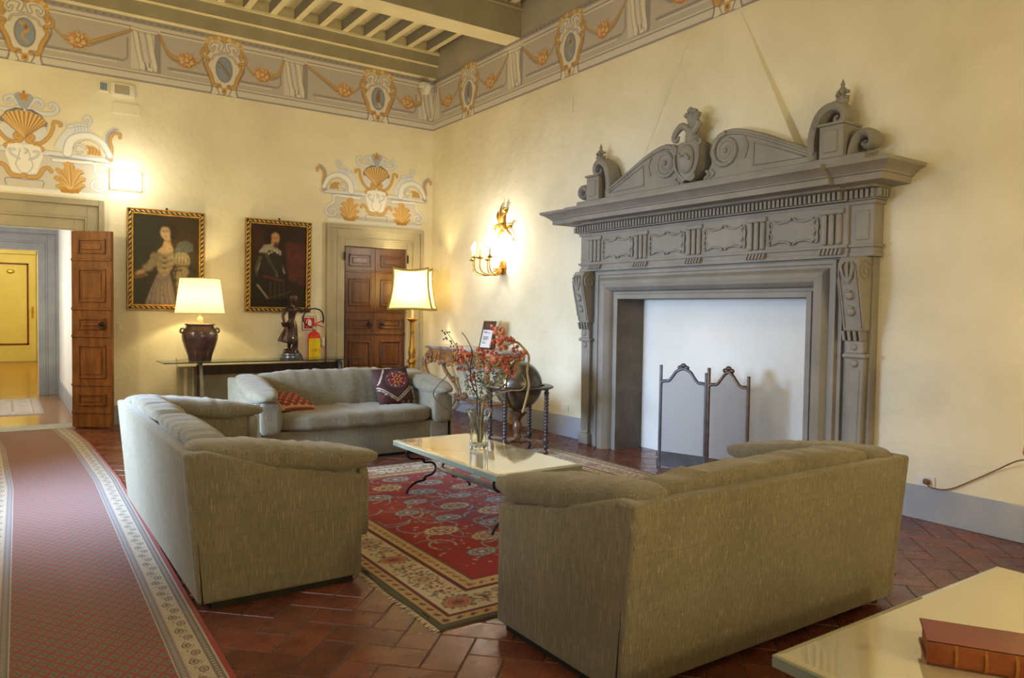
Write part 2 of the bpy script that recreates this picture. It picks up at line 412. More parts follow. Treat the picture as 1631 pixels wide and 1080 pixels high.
# floor of herringbone terracotta
def tilemat():
    m = mat('waxed_terracotta', (122, 72, 54), .26, c2=(98, 60, 48), ns=7, attr='mul', bump=.12, bs=22, coord='World', spec=.6, dist=.006)
    nt = m.node_tree; b = nt.nodes['Principled BSDF']
    nt.links.new((ramp(nt, texn(nt, 5, 'World'), .3, .8)*.3+.16).v, b.inputs['Roughness']); return m
M['tile'] = tilemat(); M['mortar'] = mat('grey_mortar', (98, 78, 66), .8, c2=(80, 64, 54), ns=20, coord='World')
def floor():
    W = .163; g = .0035; ch = .0022; vs = []; fs = []; cs = []
    def tile(u, v, a, b):
        cu, cv = u+a/2, v+b/2; x = (cu-cv)*.70711-3.5; y = (cu+cv)*.70711-6.5
        if not (XL-.1 < x < .3 and YF-.1 < y < .45): return
        k = len(vs); sh = random.uniform(.72, 1.12); col = (sh*random.uniform(.96, 1.08), sh*random.uniform(.9, 1.02), sh*random.uniform(.88, 1.05), 1)
        dz = random.uniform(-.0012, .0012)
        for i, (ins, z) in enumerate(((g, -.0035), (g+ch, dz))):
            for (p, q) in ((u+ins, v+ins), (u+a-ins, v+ins), (u+a-ins, v+b-ins), (u+ins, v+b-ins)):
                X = (p-q)*.70711-3.5; Y = (p+q)*.70711-6.5
                vs.append((min(X, -.0) if X < .02 else X, min(Y, .0) if 0 < Y < .02 else Y, z)); cs.append(col)
        fs.append((k+4, k+5, k+6, k+7))
        for i in range(4): fs.append((k+i, k+(i+1) % 4, k+4+(i+1) % 4, k+4+i))
    N = 50
    for n in range(-N, N):
        for m_ in range(-N//2, N//2):
            x = (n+4*m_)*W; y = n*W
            tile(x, y, 2*W, W); tile(x+2*W, y-W, W, 2*W)
    me = bpy.data.meshes.new('floor'); me.from_pydata(vs, [], fs); me.update()
    at = me.color_attributes.new('Col', 'FLOAT_COLOR', 'POINT'); at.data.foreach_set('color', np.array(cs, np.float32).ravel())
    me.materials.append(M['tile']); f = bpy.data.objects.new('floor', me); COL.objects.link(f); struct(f)
    b = MB().box(XL, .35, YF, .35, -.12, -.0034); struct(obj('floor_bed', b, 'mortar', f, smooth=0))
floor()

# ceiling: deck, joists along the room, beams across it
def paint_bottom(o, idx):
    for p in o.data.polygons:
        if p.normal.z < -.9: p.material_index = idx
b = MB().box(XL, .35, YF, .35, ZC, ZC+.1); ceil = struct(obj('ceiling', b, 'beamc', smooth=0))
for i in range(21):
    b = MB().box(-.16-.332*i-.042, -.16-.332*i+.042, YF, 0, 5.315, ZC)
    o = obj('joist', b, ['joistside', 'beamc'], ceil, smooth=0); paint_bottom(o, 1)
for yc in (-2.15, -4.35, -6.55, -8.75, -10.95):
    b = MB().box(XL, 0, yc-.17, yc+.17, 4.92, 5.27).box(XL, 0, yc-.2, yc+.2, 5.27, 5.315)
    o = obj('beam', b, ['beam', 'beamc'], ceil, smooth=0); paint_bottom(o, 1)
    b = MB().box(XL, 0, yc-.15, yc+.15, 5.33, ZC); obj('beam_board', b, 'beamc', ceil, smooth=0)
b = MB().box(XL, 0, -.11, 0, 4.95, 5.12).box(XL, 0, -.13, 0, 5.12, 5.135, mi=1).box(XL, 0, -.15, 0, 5.135, 5.28).box(XL, 0, -.18, 0, 5.28, 5.315, mi=1)
o = obj('wall_beam', b, ['beam', 'beamc'], ceil, smooth=0); paint_bottom(o, 1)
b = MB().box(XL, 0, -.14, 0, 5.33, ZC); obj('beam_board', b, 'beamc', ceil, smooth=0)

# skirtings
def skirt(name, *q): return struct(obj(name, MB().box(*q, bev=.004), 'skirt', smooth=0))
skirt('baseboard_back', -4.44, -1.68, -.016, 0, 0, .24)
skirt('baseboard_right', -.016, 0, -3.79, -.016, 0, .245)
skirt('baseboard_right', -.016, 0, YF, -7.14, 0, .245)

# chimney hood: shallow tapering plaster breast above the mantelpiece
b = MB(); t = bmesh.new()
lo = [(-.001, -4.28), (-.10, -4.45), (-.10, -6.53), (-.001, -6.57)]; hi = [(-.001, -5.2), (-.004, -5.22), (-.004, -5.72), (-.001, -5.74)]
A = [t.verts.new((x, y, 2.6)) for x, y in lo]; B = [t.verts.new((x, y, 4.188)) for x, y in hi]
t.faces.new(A); t.faces.new(B[::-1])
for i in range(4): t.faces.new((A[i], A[(i+1) % 4], B[(i+1) % 4], B[i]))
bmesh.ops.recalc_face_normals(t, faces=t.faces[:]); b.add(t)
struct(obj('trim_3', b, 'plaster', smooth=0))

# ------------------------------------------------------------------ doorways
def stone_frame(name, xa, xb, ztop, zo, wo, mt, y=0, sgn=-1, parent=None):
    """stepped stone surround round opening xa..xb up to ztop; outer width wo, outer top zo"""
    b = MB()
    for k, (f0, f1, d) in enumerate(((0, .34, .035), (.34, .42, .05), (.42, .8, .045), (.8, 1, .07))):
        a0, a1 = f0*wo, f1*wo; h0, h1 = ztop+f0*(zo-ztop), ztop+f1*(zo-ztop)
        ys = sorted((y, y+sgn*d))
        b.box(xb+a0, xb+a1, ys[0], ys[1], 0, h1, bev=.004)
        b.box(xa-a1, xa-a0, ys[0], ys[1], 0, h1, bev=.004)
        b.box(xa-a0, xb+a0, ys[0], ys[1], h0, h1, bev=.004)
    return obj(name, b, mt, parent, smooth=0)
def leaf(name, w, h, th, mt, parent, knob=None, flip=1):
    """door leaf in its own frame: x 0..w, face towards -y"""
    f = obj(name, MB().box(0, w, -th, 0, .01, h, bev=.004), mt, parent, smooth=0)
    for i, (a, c) in enumerate(((.04, .115), (.19, .36), (.44, .50), (.577, .747), (.825, .887))):
        z1, z0 = h*(1-a), h*(1-c); x0, x1 = .075*w/.45, w-.06*w/.45
        b = MB(); mo = .022
        for q in ((x0, x1, z0, z0+mo), (x0, x1, z1-mo, z1), (x0, x0+mo, z0, z1), (x1-mo, x1, z0, z1)):
            b.box(q[0], q[1], -th-.02, -th+.002, q[2], q[3], bev=.006)
            b.box(q[0], q[1], -.002, .018, q[2], q[3], bev=.006)
        b.box(x0+.05, x1-.05, -th-.010, -th+.002, z0+.045, z1-.045, bev=.008)
        obj('panel_moulding', b, mt, f, smooth=0)
    b = MB()
    for r in (.144, .392, .53, .778, .918): b.box(.0, w, -th-.016, -th+.002, h*(1-r)-.018, h*(1-r)+.014, bev=.005)
    obj('rail_moulding', b, mt, f, smooth=0)
    if knob:
        kx = knob; kz = h*.53; b = MB(); b.ball((kx, -th-.02, kz), (.03, .012, .03), 12)
        b.tube([(kx+.035*math.cos(a), -th-.03, kz-.02+.035*math.sin(a)) for a in np.linspace(0, 2*PI, 16, endpoint=False)], .006, 6, closed=True)
        obj('ring_handle', b, 'iron', f)
    return f
d1 = struct(empty('door_1', (-5.235, 0, 0)))
fr = stone_frame('stone_surround', -5.72, -4.75, 2.34, 2.70, .31, 'doorstone'); fr.parent = d1; fr.matrix_parent_inverse = Matrix.Translation((5.235, 0, 0))
lf = leaf('door_leaf', .46, 2.31, .06, 'wood', d1, .36)
lf.location = (-4.755+5.235, -.03, .01); lf.rotation_euler.z = R(-33)
b = MB().box(-5.72, -4.72, -.02, .4, -.005, .006, bev=.003); o = obj('threshold', b, 'bluestone', d1, smooth=0); o.matrix_parent_inverse = Matrix.Translation((5.235, 0, 0))
d2 = struct(empty('door_2', (-.93, 0, 0)))
fr = stone_frame('stone_surround', -1.42, -.44, 2.36, 2.66, .27, 'doorstone'); fr.parent = d2; fr.matrix_parent_inverse = Matrix.Translation((.93, 0, 0))
for k in (0, 1):
    lf = leaf('door_leaf', .487, 2.34, .05, 'redwood', d2, .39 if k == 0 else .10); lf.location = (-1.418+.4895*k+.93, .055, .004)
b = MB().box(-1.42, -1.40, -.02, .05, 0, 2.36)
for z in (.5, 2.15): b.cyl((-1.425, -.06, z), (-1.425, -.06, z+.12), .014, 8); b.cyl((-.435, -.06, z), (-.435, -.06, z+.12), .014, 8)
o = obj('hinge_strip', b, 'iron', d2); o.matrix_parent_inverse = Matrix.Translation((.93, 0, 0))

# vestibule and hallway beyond the open doorway
wall('wall_vestibule', [(-4.70, -4.5, .35, 3.9, 0, 3.2), (-6.5, -6.3, .35, 1.3, 0, 3.2), (-6.5, -6.3, 2.9, 3.9, 0, 3.2), (-6.5, -6.3, 1.3, 2.9, 0, .8), (-6.5, -6.3, 1.3, 2.9, 2.6, 3.2), (-6.5, -4.5, .35, 3.9, 3.2, 3.3)], ['white'])
skirt('baseboard_vestibule', -4.716, -4.70, .35, 3.9, 0, .25)
wall('wall_hallway', [(-4.98, -3.6, 3.9, 4.2, 0, 3.4), (-7.2, -5.9, 3.9, 4.2, 0, 3.4), (-5.9, -4.98, 3.9, 4.2, 2.32, 3.4)], ['white'])
wall('wall_hallway', [(-4.2, -4.0, 4.2, 12.6, 0, 3.4), (-6.6, -6.4, 4.2, 12.6, 0, 3.4), (-6.6, -4.0, 12.6, 12.8, 0, 3.4), (-6.6, -4.0, 4.2, 12.8, 3.4, 3.5)], ['hallyellow'])
M['hallfloor'] = mat('polished_orange_floor', (176, 128, 84), .16, c2=(150, 104, 66), ns=1.2, coord='World', spec=.6)
M['hallfloor2'] = mat('polished_ochre_floor', (150, 98, 44), .2, c2=(126, 80, 36), ns=1.2, coord='World', spec=.6)
wall('floor_vestibule', [(-6.5, -4.5, .35, 3.9, -.1, .0)], ['hallfloor']); wall('floor_hallway', [(-6.6, -4.0, 3.9, 12.8, -.1, .0)], ['hallfloor2'])
d3 = struct(empty('door_3', (-5.44, 3.9, 0)))
o = stone_frame('stone_surround', -5.9, -4.98, 2.32, 2.64, .30, 'bluestone', y=3.9); o.parent = d3; o.matrix_parent_inverse = Matrix.Translation((5.44, -3.9, 0))
M['doorcream'] = mat('cream_painted_door', (228, 214, 168), .4, c2=(222, 206, 160), ns=3); M['redline'] = mat('dark_red_moulding', (120, 40, 20), .5, c2=(104, 34, 18), ns=8)
d4 = struct(empty('door_4', (-5.25, 12.6, 0)))
b = MB().box(-.52, .52, -.05, 0, 0, 2.72, bev=.005); fr = obj('door_leaf', b, 'doorcream', d4, smooth=0)
b = MB().box(-.7, -.53, -.08, 0, 0, 2.84).box(.53, .62, -.08, 0, 0, 2.84).box(-.7, .7, -.08, 0, 2.73, 2.9); obj('door_frame', b, 'doorcream', d4, smooth=0)
b = MB()
for x0, x1, z0, z1 in ((-.36, .36, .42, .46), (-.36, .36, 2.46, 2.5), (-.36, -.32, .42, 2.5), (.32, .36, .42, 2.5)): b.box(x0, x1, -.065, -.045, z0, z1)
obj('red_moulding', b, 'redline', fr, smooth=0)
b = MB().cyl((.44, -.05, 1.3), (.44, -.11, 1.3), .03, 10).box(.415, .465, -.06, -.045, 1.1, 1.4).ball((-.02, -.06, 2.28), (.09, .012, .05), 12); obj('door_fittings', b, 'brass', fr)

# ------------------------------------------------------------------ painted frieze
G0 = (190, 184, 178); GL = (212, 206, 198); GD = (156, 150, 148); LN = (126, 120, 124); CR = (224, 218, 204); GO = (200, 164, 104); GOL = (222, 192, 136); BR = (158, 112, 70); BL = (146, 158, 176)
def cartouche(c, u, v=0, k=1.0, fig=0):
    P = lambda pts: [(u+x*k, v+y*k) for x, y in pts]
    for s in (-1, 1):
        S = lambda pts: P([(s*x, y) for x, y in pts])
        c.poly(S([(0, .02), (.17, .0), (.15, .1), (.24, .33), (.26, .42), (.22, .62), (.24, .70), (.1, .73), (0, .73)]), CR)
        c.curve(S([(.17, 0), (.15, .1), (.19, .22), (.25, .36), (.25, .44)]), .016, LN)
        c.curve(S([(.06, .12), (.13, .13), (.17, .25), (.22, .36), (.19, .43)]), .045, GO, .03, out=(BR, .016))
        c.curve(S([(.06, .02), (.09, .10), (.05, .13)]), .012, LN)
        c.curve(S([(.20, .44), (.27, .47), (.25, .55), (.19, .53)]), .035, GO, .02, out=(BR, .014))
        c.curve(S([(.05, .58), (.03, .66), (.13, .68), (.19, .61), (.15, .55), (.12, .60)]), .034, CR, .015, out=(LN, .018))
        c.curve(S([(.21, .50), (.22, .60), (.17, .70), (.06, .715), (0, .70)]), .03, GO, .04, out=(BR, .012))
        c.curve(S([(0, .55), (.06, .52), (.12, .5), (.15, .44)]), .02, GL, .01, out=(LN, .012))
    for i in range(11): a = PI*i/10; c.ell(u+.21*math.cos(a)*k, v+(.66+.065*math.sin(a))*k, .028*k, .028*k, GO if i % 2 else GOL)
    c.ell(u, v+.335*k, .105*k, .165*k, LN); c.ell(u, v+.335*k, .093*k, .152*k, BL)
    if fig == 0: c.curve(P([(-.06, .42), (0, .36), (.07, .27)]), .02, BR); c.curve(P([(-.08, .36), (0, .33), (.06, .23)]), .01, LN)
    elif fig == 1: c.ell(u, v+.34*k, .032*k, .085*k, BR); c.ell(u+.01, v+.44*k, .022*k, .025*k, BR); c.line(P([(0, .27), (.04, .22)]), .02, GOL); c.line(P([(-.05, .22), (.05, .22)]), .01, GOL)
    else: c.curve(P([(-.04, .44), (.03, .38), (-.03, .30), (.03, .23)]), .04, GO, .02); c.ell(u+.01, v+.4*k, .02*k, .03*k, BR)
    c.rect(u-.035*k, u+.035*k, v+.02, v+.10*k, GO); c.ell(u, v+.06*k, .018, .018, BR)
def rosette(c, u, v, r=.12):
    rnd = random.Random(int(u*100))
    for i in range(26):
        a = 2*PI*i/26; q = r*rnd.uniform(.8, 1.15); c.line([(u, v), (u+q*1.15*math.cos(a), v+q*math.sin(a))], .03, GO if i % 2 else (190, 132, 66), .006)
    for i in range(9):
        a = 2*PI*i/9+.3; q = r*.5; x, y = u+q*math.cos(a), v+q*.9*math.sin(a); c.ell(x, y, .038, .036, BR); c.ell(x-.004, y+.004, .030, .028, GOL if i % 3 else (222, 150, 110))
    c.ell(u, v, .036, .034, BR); c.ell(u-.004, v+.004, .026, .026, GOL)
def bracket(c, u, flip=1):
    w = .13; S = lambda pts: [(u+flip*x, y) for x, y in pts]
    a, b_ = sorted((u-flip*.16, u+flip*.16)); c.rect(a, b_, .15, .66, GL); q = S([(.10, 0), (.17, 0)]); c.rect(min(q[0][0], q[1][0]), max(q[0][0], q[1][0]), .14, .62, GD)
    for k, (dx, wd) in enumerate(((-.10, .05), (-.03, .06), (.05, .06))):
        c.curve(S([(dx-.02, .60), (dx, .50), (dx+.02, .36), (dx+.05, .22), (dx+.05, .17)]), wd, CR if k != 1 else GL, wd*.8, out=(LN, .012))
    c.curve([(x, y) for x, y in S([(-.16, .63), (-.05, .62), (.12, .62)])], .03, CR, out=(LN, .014))
    for i in range(5): c.curve(S([(-.03+.022*i, .24), (-.02+.022*i, .19), (-.03+.026*i, .15)]), .012, LN if i % 2 else CR)
    c.ell(u+flip*.05, .165, .045, .03, LN); c.ell(u+flip*.05, .168, .036, .022, CR)
def frieze(L, carts, ros, brs, off=0):
    c = Canvas(L, .76, .009, G0)
    def hl(v, w_, col): c.rect(0, L, v-w_/2, v+w_/2, col)
    hl(.012, .03, GD); hl(.06, .07, GL); hl(.10, .009, LN); hl(.118, .014, CR); hl(.131, .007, LN)
    hl(.73, .06, GD); hl(.70, .006, LN); hl(.672, .04, GL); hl(.65, .007, LN); hl(.628, .02, CR); hl(.575, .006, LN)
    for i in range(int(L/.085)): c.ell(i*.085+.02, .73, .017, .010, LN)
    for k in range(len(brs)-1):   # sunk panels between the brackets
        a, b_ = brs[k][0]+.2, brs[k+1][0]-.2
        c.line([(a+.05, .22), (b_-.05, .22), (b_, .27), (b_, .50)], .012, LN); c.line([(a+.05, .235), (b_-.06, .235)], .012, GD); c.rect(a+.1, b_-.12, .19, .205, GL)
    for u, fl in brs: bracket(c, u, fl)
    for u in ros:
        near = min(carts, key=lambda q: abs(q-u)); nb = min([b_[0] for b_ in brs], key=lambda q: abs(q-u)); s = 1 if near > u else -1
        for (du, col) in ((.012, GD), (0, GO)):
            c.curve([(nb+s*.16, .60-du), (u-s*.22, .42-du*3), (u-s*.1, .36-du*3), (u, .36)], .016, col, .05, out=None if du else (BR, .012))
            c.curve([(u+s*.05, .36-du), (u+s*.14, .38-du*2), (near-s*.22, .52-du)], .03, col, .012)
        rosette(c, u, .36)
    for i, u in enumerate(carts): cartouche(c, u, 0, 1.0, (i+off) % 3)
    return c
c = frieze(7.0, [7-5.22, 7-3.06, 7-.91, .9-.97], [7-5.72, 7-4.70, 7-3.51, 7-2.57, 7-1.42, 7-.43, 1.2], [(.7, 1), (7-3.98, 1), (7-2.13, 1), (7-.10, 1)], 2)
o = c.mesh('trim_1', lambda u, v: (u-7.0, u*0-.004, v+4.19), 'mural'); struct(o)
c = frieze(9.0, [1.04, 3.32, 5.60, 7.9], [.46, 1.62, 2.80, 3.90, 5.05, 6.2, 7.3, 8.5], [(.03, -1), (2.2, 1), (4.45, 1), (6.75, 1), (8.95, 1)], 1)
o = c.mesh('trim_2', lambda u, v: (u*0-.004, -u, v+4.19), 'mural'); struct(o)

# painted cartouches over the two doorways
def overdoor():
    c = Canvas(2.1, 1.22, .006); c.a[:] = 0; c.a[..., :3] = lin(CR)[:3]
    K = .00124; KV = .00132
    W_ = (216, 219, 226); WL = (234, 233, 230); GR = (166, 171, 186); DG = (120, 122, 136)
    for s in (1, -1):
        f = lambda x, y: (1.05+s*(x-205)*K, (940-(y-.1*(x-205)))*KV+.02)
        T = lambda pts: [f(x, y) for x, y in pts]
        c.poly(T([(205, 600), (420, 610), (560, 640), (770, 690), (780, 760), (850, 820), (870, 900), (840, 1005), (205, 940)]), (206, 202, 196))
        c.poly(T([(205, 905), (205, 945), (850, 1010), (850, 965)]), WL)
        c.curve(T([(205, 590), (410, 608), (640, 640), (920, 668)]), .05, W_, out=(GR, .02)); c.curve(T([(400, 625), (640, 655), (900, 690)]), .008, DG)
        c.curve(T([(430, 665), (640, 680), (765, 695), (775, 770), (850, 830), (875, 890), (840, 930), (790, 935), (745, 900), (760, 850), (810, 850), (815, 890), (785, 893)]), .032, WL, .012, out=(GR, .016), n=8)
        c.curve(T([(205, 835), (345, 848), (345, 905)]), .008, DG)
        # big arch with feathered leaf
        c.curve(T([(880, 640), (900, 560), (880, 500), (885, 430), (940, 385), (965, 385)]), .06, GR, .03)
        c.curve(T([(905, 660), (915, 560), (900, 480), (930, 420), (985, 420), (985, 455)]), .03, GO, .026, out=(BR, .014))
        c.poly(T([(440, 545), (480, 470), (560, 370), (640, 345), (720, 370), (740, 400), (720, 440), (640, 450), (560, 530), (540, 590), (500, 580)]), W_)
        c.curve(T([(560, 370), (640, 350), (715, 350), (740, 300), (700, 280), (685, 315)]), .03, W_, .018, out=(GR, .014))
        for i in range(5): c.curve(T([(600+i*26, 350), (610+i*26, 400), (590+i*24, 440)]), .006, GR)
        c.curve(T([(545, 600), (570, 500), (640, 455), (740, 450), (840, 510), (900, 620)]), .085, WL, .05, out=(GR, .018), n=8)
        c.curve(T([(620, 520), (700, 485), (790, 520), (860, 600)]), .008, DG)
        c.curve(T([(690, 560), (640, 520), (605, 560), (630, 600), (670, 590)]), .02, W_, .012, out=(DG, .014))
        c.poly(T([(690, 530), (760, 535), (820, 580), (835, 630), (700, 610), (715, 570)]), GO)
        for i in range(4): c.curve(T([(720+i*28, 615), (735+i*26, 570), (715+i*28, 545)]), .009, BR)
        # crown scrolls
        c.curve(T([(205, 250), (260, 190), (290, 150), (330, 160), (352, 190), (335, 215), (310, 200), (318, 182)]), .04, W_, .014, out=(GR, .016), n=8)
        c.curve(T([(240, 230), (340, 270), (440, 260), (468, 215), (440, 180), (405, 190), (415, 215)]), .05, W_, .016, out=(GR, .016), n=8)
        c.poly(T([(205, 100), (250, 100), (285, 135), (250, 200), (230, 235), (205, 240)]), GR)
        # dark backing, pale hollow, gold horn
        c.poly(T([(205, 235), (270, 235), (340, 280), (390, 350), (380, 400), (205, 400)]), DG)
        c.poly(T([(205, 400), (375, 380), (385, 440), (340, 520), (205, 540)]), (210, 214, 220))
        c.curve(T([(245, 495), (272, 485), (265, 460), (235, 465), (228, 500), (270, 525), (340, 520), (400, 460), (430, 390), (440, 335), (490, 345), (488, 365)]), .034, GO, .03, out=(BR, .014), n=8)
        c.curve(T([(300, 540), (350, 570), (330, 590), (300, 575)]), .03, GO, .02, out=(BR, .012))
        # lower vase and gold garland
        c.poly(T([(205, 540), (260, 535), (330, 560), (350, 640), (300, 780), (205, 800)]), WL)
        c.curve(T([(235, 580), (255, 660), (270, 720), (235, 775), (205, 780)]), .008, GR); c.curve(T([(245, 665), (300, 640), (320, 600), (280, 595)]), .012, W_, out=(GR, .012))
        c.curve(T([(205, 800), (250, 815), (310, 810), (350, 750), (390, 735), (415, 765)]), .04, GO, .034, out=(BR, .012))
        # acanthus leaf
        cx, by = 565, 955
        lf_ = [(0, 0), (-60, -6), (-92, -40), (-122, -52), (-118, -78), (-78, -88), (-120, -112), (-138, -140), (-112, -158), (-74, -146), (-104, -178), (-128, -212), (-98, -226), (-60, -206), (-46, -232), (-60, -262), (-22, -278), (20, -270), (34, -236), (28, -210), (62, -216), (96, -206), (112, -178), (80, -162), (60, -150), (96, -150), (124, -134), (120, -106), (84, -96), (112, -82), (122, -56), (96, -44), (60, -4)]
        c.poly([f(cx+a+6, by+b+4) for a, b in lf_], BR); c.poly([f(cx+a, by+b) for a, b in lf_], GO)
        for dx, dy in ((-112, -146), (-98, -206), (-100, -66), (-14, -262), (92, -190), (104, -124), (100, -62)):
            c.curve(T([(cx, by-15), (cx+dx*.35, by+dy*.55), (cx+dx*.9, by+dy*.96)]), .012, GOL, .006); c.curve(T([(cx+9, by-15), (cx+dx*.35+12, by+dy*.55), (cx+dx*.9+8, by+dy*.96+8)]), .007, BR)
        c.poly(T([(490, 945), (640, 960), (640, 925), (490, 915)]), (188, 138, 66))
    # shell and star
    g = lambda x, y: (1.05+(x-205)*K, (940-y)*KV+.02)
    fan = [g(205, 485)]+[g(205+170*math.cos(PI*(1-i/12)), 345-92*math.sin(PI*i/12)-(12 if i % 2 else 0)) for i in range(13)]
    c.poly(fan, GO)
    for i in range(13):
        a = PI*(.03+.94*i/12); p = g(205+165*math.cos(a), 345-88*math.sin(a)); c.line([g(205, 485), p], .006, BR, .012)
        if i < 12: a += PI*.04; p = g(205+160*math.cos(a), 345-88*math.sin(a)); c.line([g(205, 480), p], .006, GOL, .018)
    st = []
    for i in range(10): a = PI/2+PI*i/5; rr = 46 if i % 2 == 0 else 24; st.append(g(205+rr*math.cos(a), 128-rr*math.sin(a)))
    c.poly(st, (196, 138, 60)); c.ell(*g(205, 88), .015, .015, BR)
    return c
for nm, xc, z0, lab in (('painted_cartouche', -5.235, 2.715, 'painted shell and scroll cartouche above the open doorway on the left'), ('painted_cartouche', -.925, 2.675, 'painted shell and scroll cartouche above the closed brown double door')):
    c = overdoor(); s = 1.0 if xc < -3 else .92
    c.a[..., 3] *= (c.X*s+xc-1.05*s < -.012)
    o = c.mesh(nm, lambda u, v: ((u-1.05)*s+xc, u*0-.004, v*s*(1 if s == 1 else 1.0)+z0), 'mural', mask=True); tag(o, lab, 'mural', None)
# ------------------------------------------------------------------ mantelpiece
YC = -5.435
def W2L(o, loc): o.matrix_parent_inverse = Matrix.Translation((-loc[0], -loc[1], -loc[2])); return o
mloc = (-.1, YC, 0)
mant = empty('mantelpiece', mloc, label='monumental carved grey stone mantelpiece with scrolled pediment on the right wall', cat='fireplace')
def mp(name, b, m='stone', parent=None, smooth=35):
    o = obj(name, b, m, parent or mant, smooth)
    if parent is None: W2L(o, mloc)
    return o
YL, YR = -4.32, -6.56      # opening
# architrave: fillets and bolection swept round the opening as mitred prisms of a profile (offset from opening, depth)
prof = [(0, .10), (.045, .10), (.05, .085), (.075, .085), (.08, .12), (.09, .145), (.12, .185), (.155, .20), (.19, .185), (.215, .155), (.225, .135), (.25, .135), (.255, .15), (.285, .15), (.29, .12), (.325, .12), (.325, 0)]
t = bmesh.new(); rings = []
for st in range(4):
    rg = []
    for o_, d in prof:
        if st == 0: q = (-d, YL+o_, 0)
        elif st == 1: q = (-d, YL+o_, 1.605+o_)
        elif st == 2: q = (-d, YR-o_, 1.605+o_)
        else: q = (-d, YR-o_, 0)
        rg.append(t.verts.new(q))
    rings.append(rg)
for a, b_ in zip(rings, rings[1:]):
    for i in range(len(prof)-1): t.faces.new((a[i], a[i+1], b_[i+1], b_[i]))
bmesh.ops.recalc_face_normals(t, faces=t.faces[:]); b = MB(); b.add(t); mp('moulded_surround', b, smooth=25)
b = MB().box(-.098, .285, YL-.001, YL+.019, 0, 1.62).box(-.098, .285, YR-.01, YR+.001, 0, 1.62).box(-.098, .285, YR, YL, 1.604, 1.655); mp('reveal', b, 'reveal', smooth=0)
# side pilasters and capitals
for s in (1, -1):
    y0 = YC+s*1.49; yb = YC+s*1.67; a, c_ = sorted((YC+s*1.435, yb))
    b = MB().box(-.09, 0, a, c_, 0, 1.93)
    a2, c2 = sorted((YC+s*1.50, YC+s*1.655))
    b.box(-.16, -.08, a2, c2, 0, .12, bev=.01)
    m_ = (a2+c2)/2
    b.prism([(m_-.055, .12), (m_+.055, .12), (m_+.072, 1.14), (m_-.072, 1.14)], 'x', -.14, -.08, bev=.006)
    b.prism([(m_-.03, .16), (m_+.03, .16), (m_+.045, 1.05), (m_-.045, 1.05)], 'x', -.146, -.13, bev=.004)
    b.box(-.165, -.08, a2-.015, c2+.015, 1.14, 1.175, bev=.01); b.box(-.15, -.08, a2+.01, c2-.01, 1.175, 1.27, bev=.006)
    b.ball((-.15, m_, 1.225), (.02, .028, .028)); b.ball((-.146, m_, 1.10), (.02, .03, .03))
    mp('pilaster', b)
    # scrolled console on top
    b = MB(); h0, h1 = 1.345, 1.905
    pf = [(0, h0), (-.17, h0), (-.185, 1.40), (-.205, 1.50), (-.235, 1.62), (-.262, 1.72), (-.275, 1.80), (-.265, 1.86), (-.235, 1.90), (-.18, h1), (0, h1)]
    b.prism(pf, 'y', a2-.005, c2+.005, bev=.006)
    br = mp('console_bracket', b)
    b = MB()
    for yy in (a2-.006, c2+.006):
        b.tube([(x, yy, z) for x, z in spiral(-.17, 1.79, .085, 1.8, 0, 1)], .009, 6)
        b.tube([(-.19, yy, 1.42), (-.21, yy, 1.52), (-.24, yy, 1.64), (-.262, yy, 1.74)], .006, 6)
    for yy in (a2+.012, c2-.012): b.tube([(-.185, yy, 1.37), (-.208, yy, 1.50), (-.24, yy, 1.62), (-.268, yy, 1.72), (-.283, yy, 1.80)], .007, 6)
    for zz, xx in ((1.49, -.205), (1.61, -.236)): b.ball((xx, m_, zz), (.03, .034, .034)); b.tube([(xx-.012, m_+.03, zz+.045), (xx-.02, m_+.01, zz+.035), (xx-.02, m_-.02, zz+.03)], .008, 6)
    for k in (-1, 0, 1): b.tube([(-.262, m_, 1.70), (-.275, m_+k*.03, 1.75), (-.285, m_+k*.052, 1.83), (-.27, m_+k*.03, 1.86)], [.010, .014, .016, .008], 6)
    o = obj('console_carving', b, 'stone', br)
    b = MB()
    for k in range(4): q = a2+.01+k*.045; b.prism([(-.08, 1.345), (-.185, 1.345), (-.165, 1.27), (-.08, 1.27)], 'y', q, q+.024, bev=.004)
    obj('console_drops', b, 'stone', br)
# entablature
ya, yb = YC-1.69, YC+1.69
b = MB().box(-.13, 0, ya, yb, 1.905, 2.30).box(-.155, -.1, YC-1.5, YC+1.5, 1.905, 2.30, bev=.004).box(-.175, -.1, YC-1.505, YC+1.505, 1.975, 2.0, bev=.005).box(-.165, -.1, YC-1.505, YC+1.505, 1.905, 1.94, bev=.004).box(-.155, 0, ya-.02, yb+.02, 1.975, 2.0, bev=.006).box(-.145, 0, ya-.01, yb+.01, 1.905, 1.94, bev=.004)
for s in (1, -1):
    p, q = sorted((YC+s*1.50, YC+s*1.70)); b.box(-.14, -.12, p+.045, q-.05, 2.03, 2.25, bev=.006)
en = mp('frieze_block', b, smooth=0)
cs = [YC+.02+k*.695 for k in (-2, -1, 0, 1, 2)]
for yc in cs:
    b = MB()
    for k in (-1, 0, 1): b.box(-.182, -.12, yc+k*.062-.022, yc+k*.062+.022, 2.005, 2.24, bev=.01)
    b.box(-.18, -.12, yc-.1, yc+.1, 2.24, 2.28, bev=.006); obj('triglyph', b, 'stone', en, smooth=0)
    b = MB()
    for k in range(6): q = yc-.085+k*.034; b.prism([(-.12, 1.975), (-.18, 1.975), (-.205, 1.925), (-.12, 1.925)], 'y', q-.011, q+.011, bev=.003)
    obj('gutta_row', b, 'stone', en, smooth=0)
    for o in COL.objects[-2:]: W2L(o, (0, 0, 0))
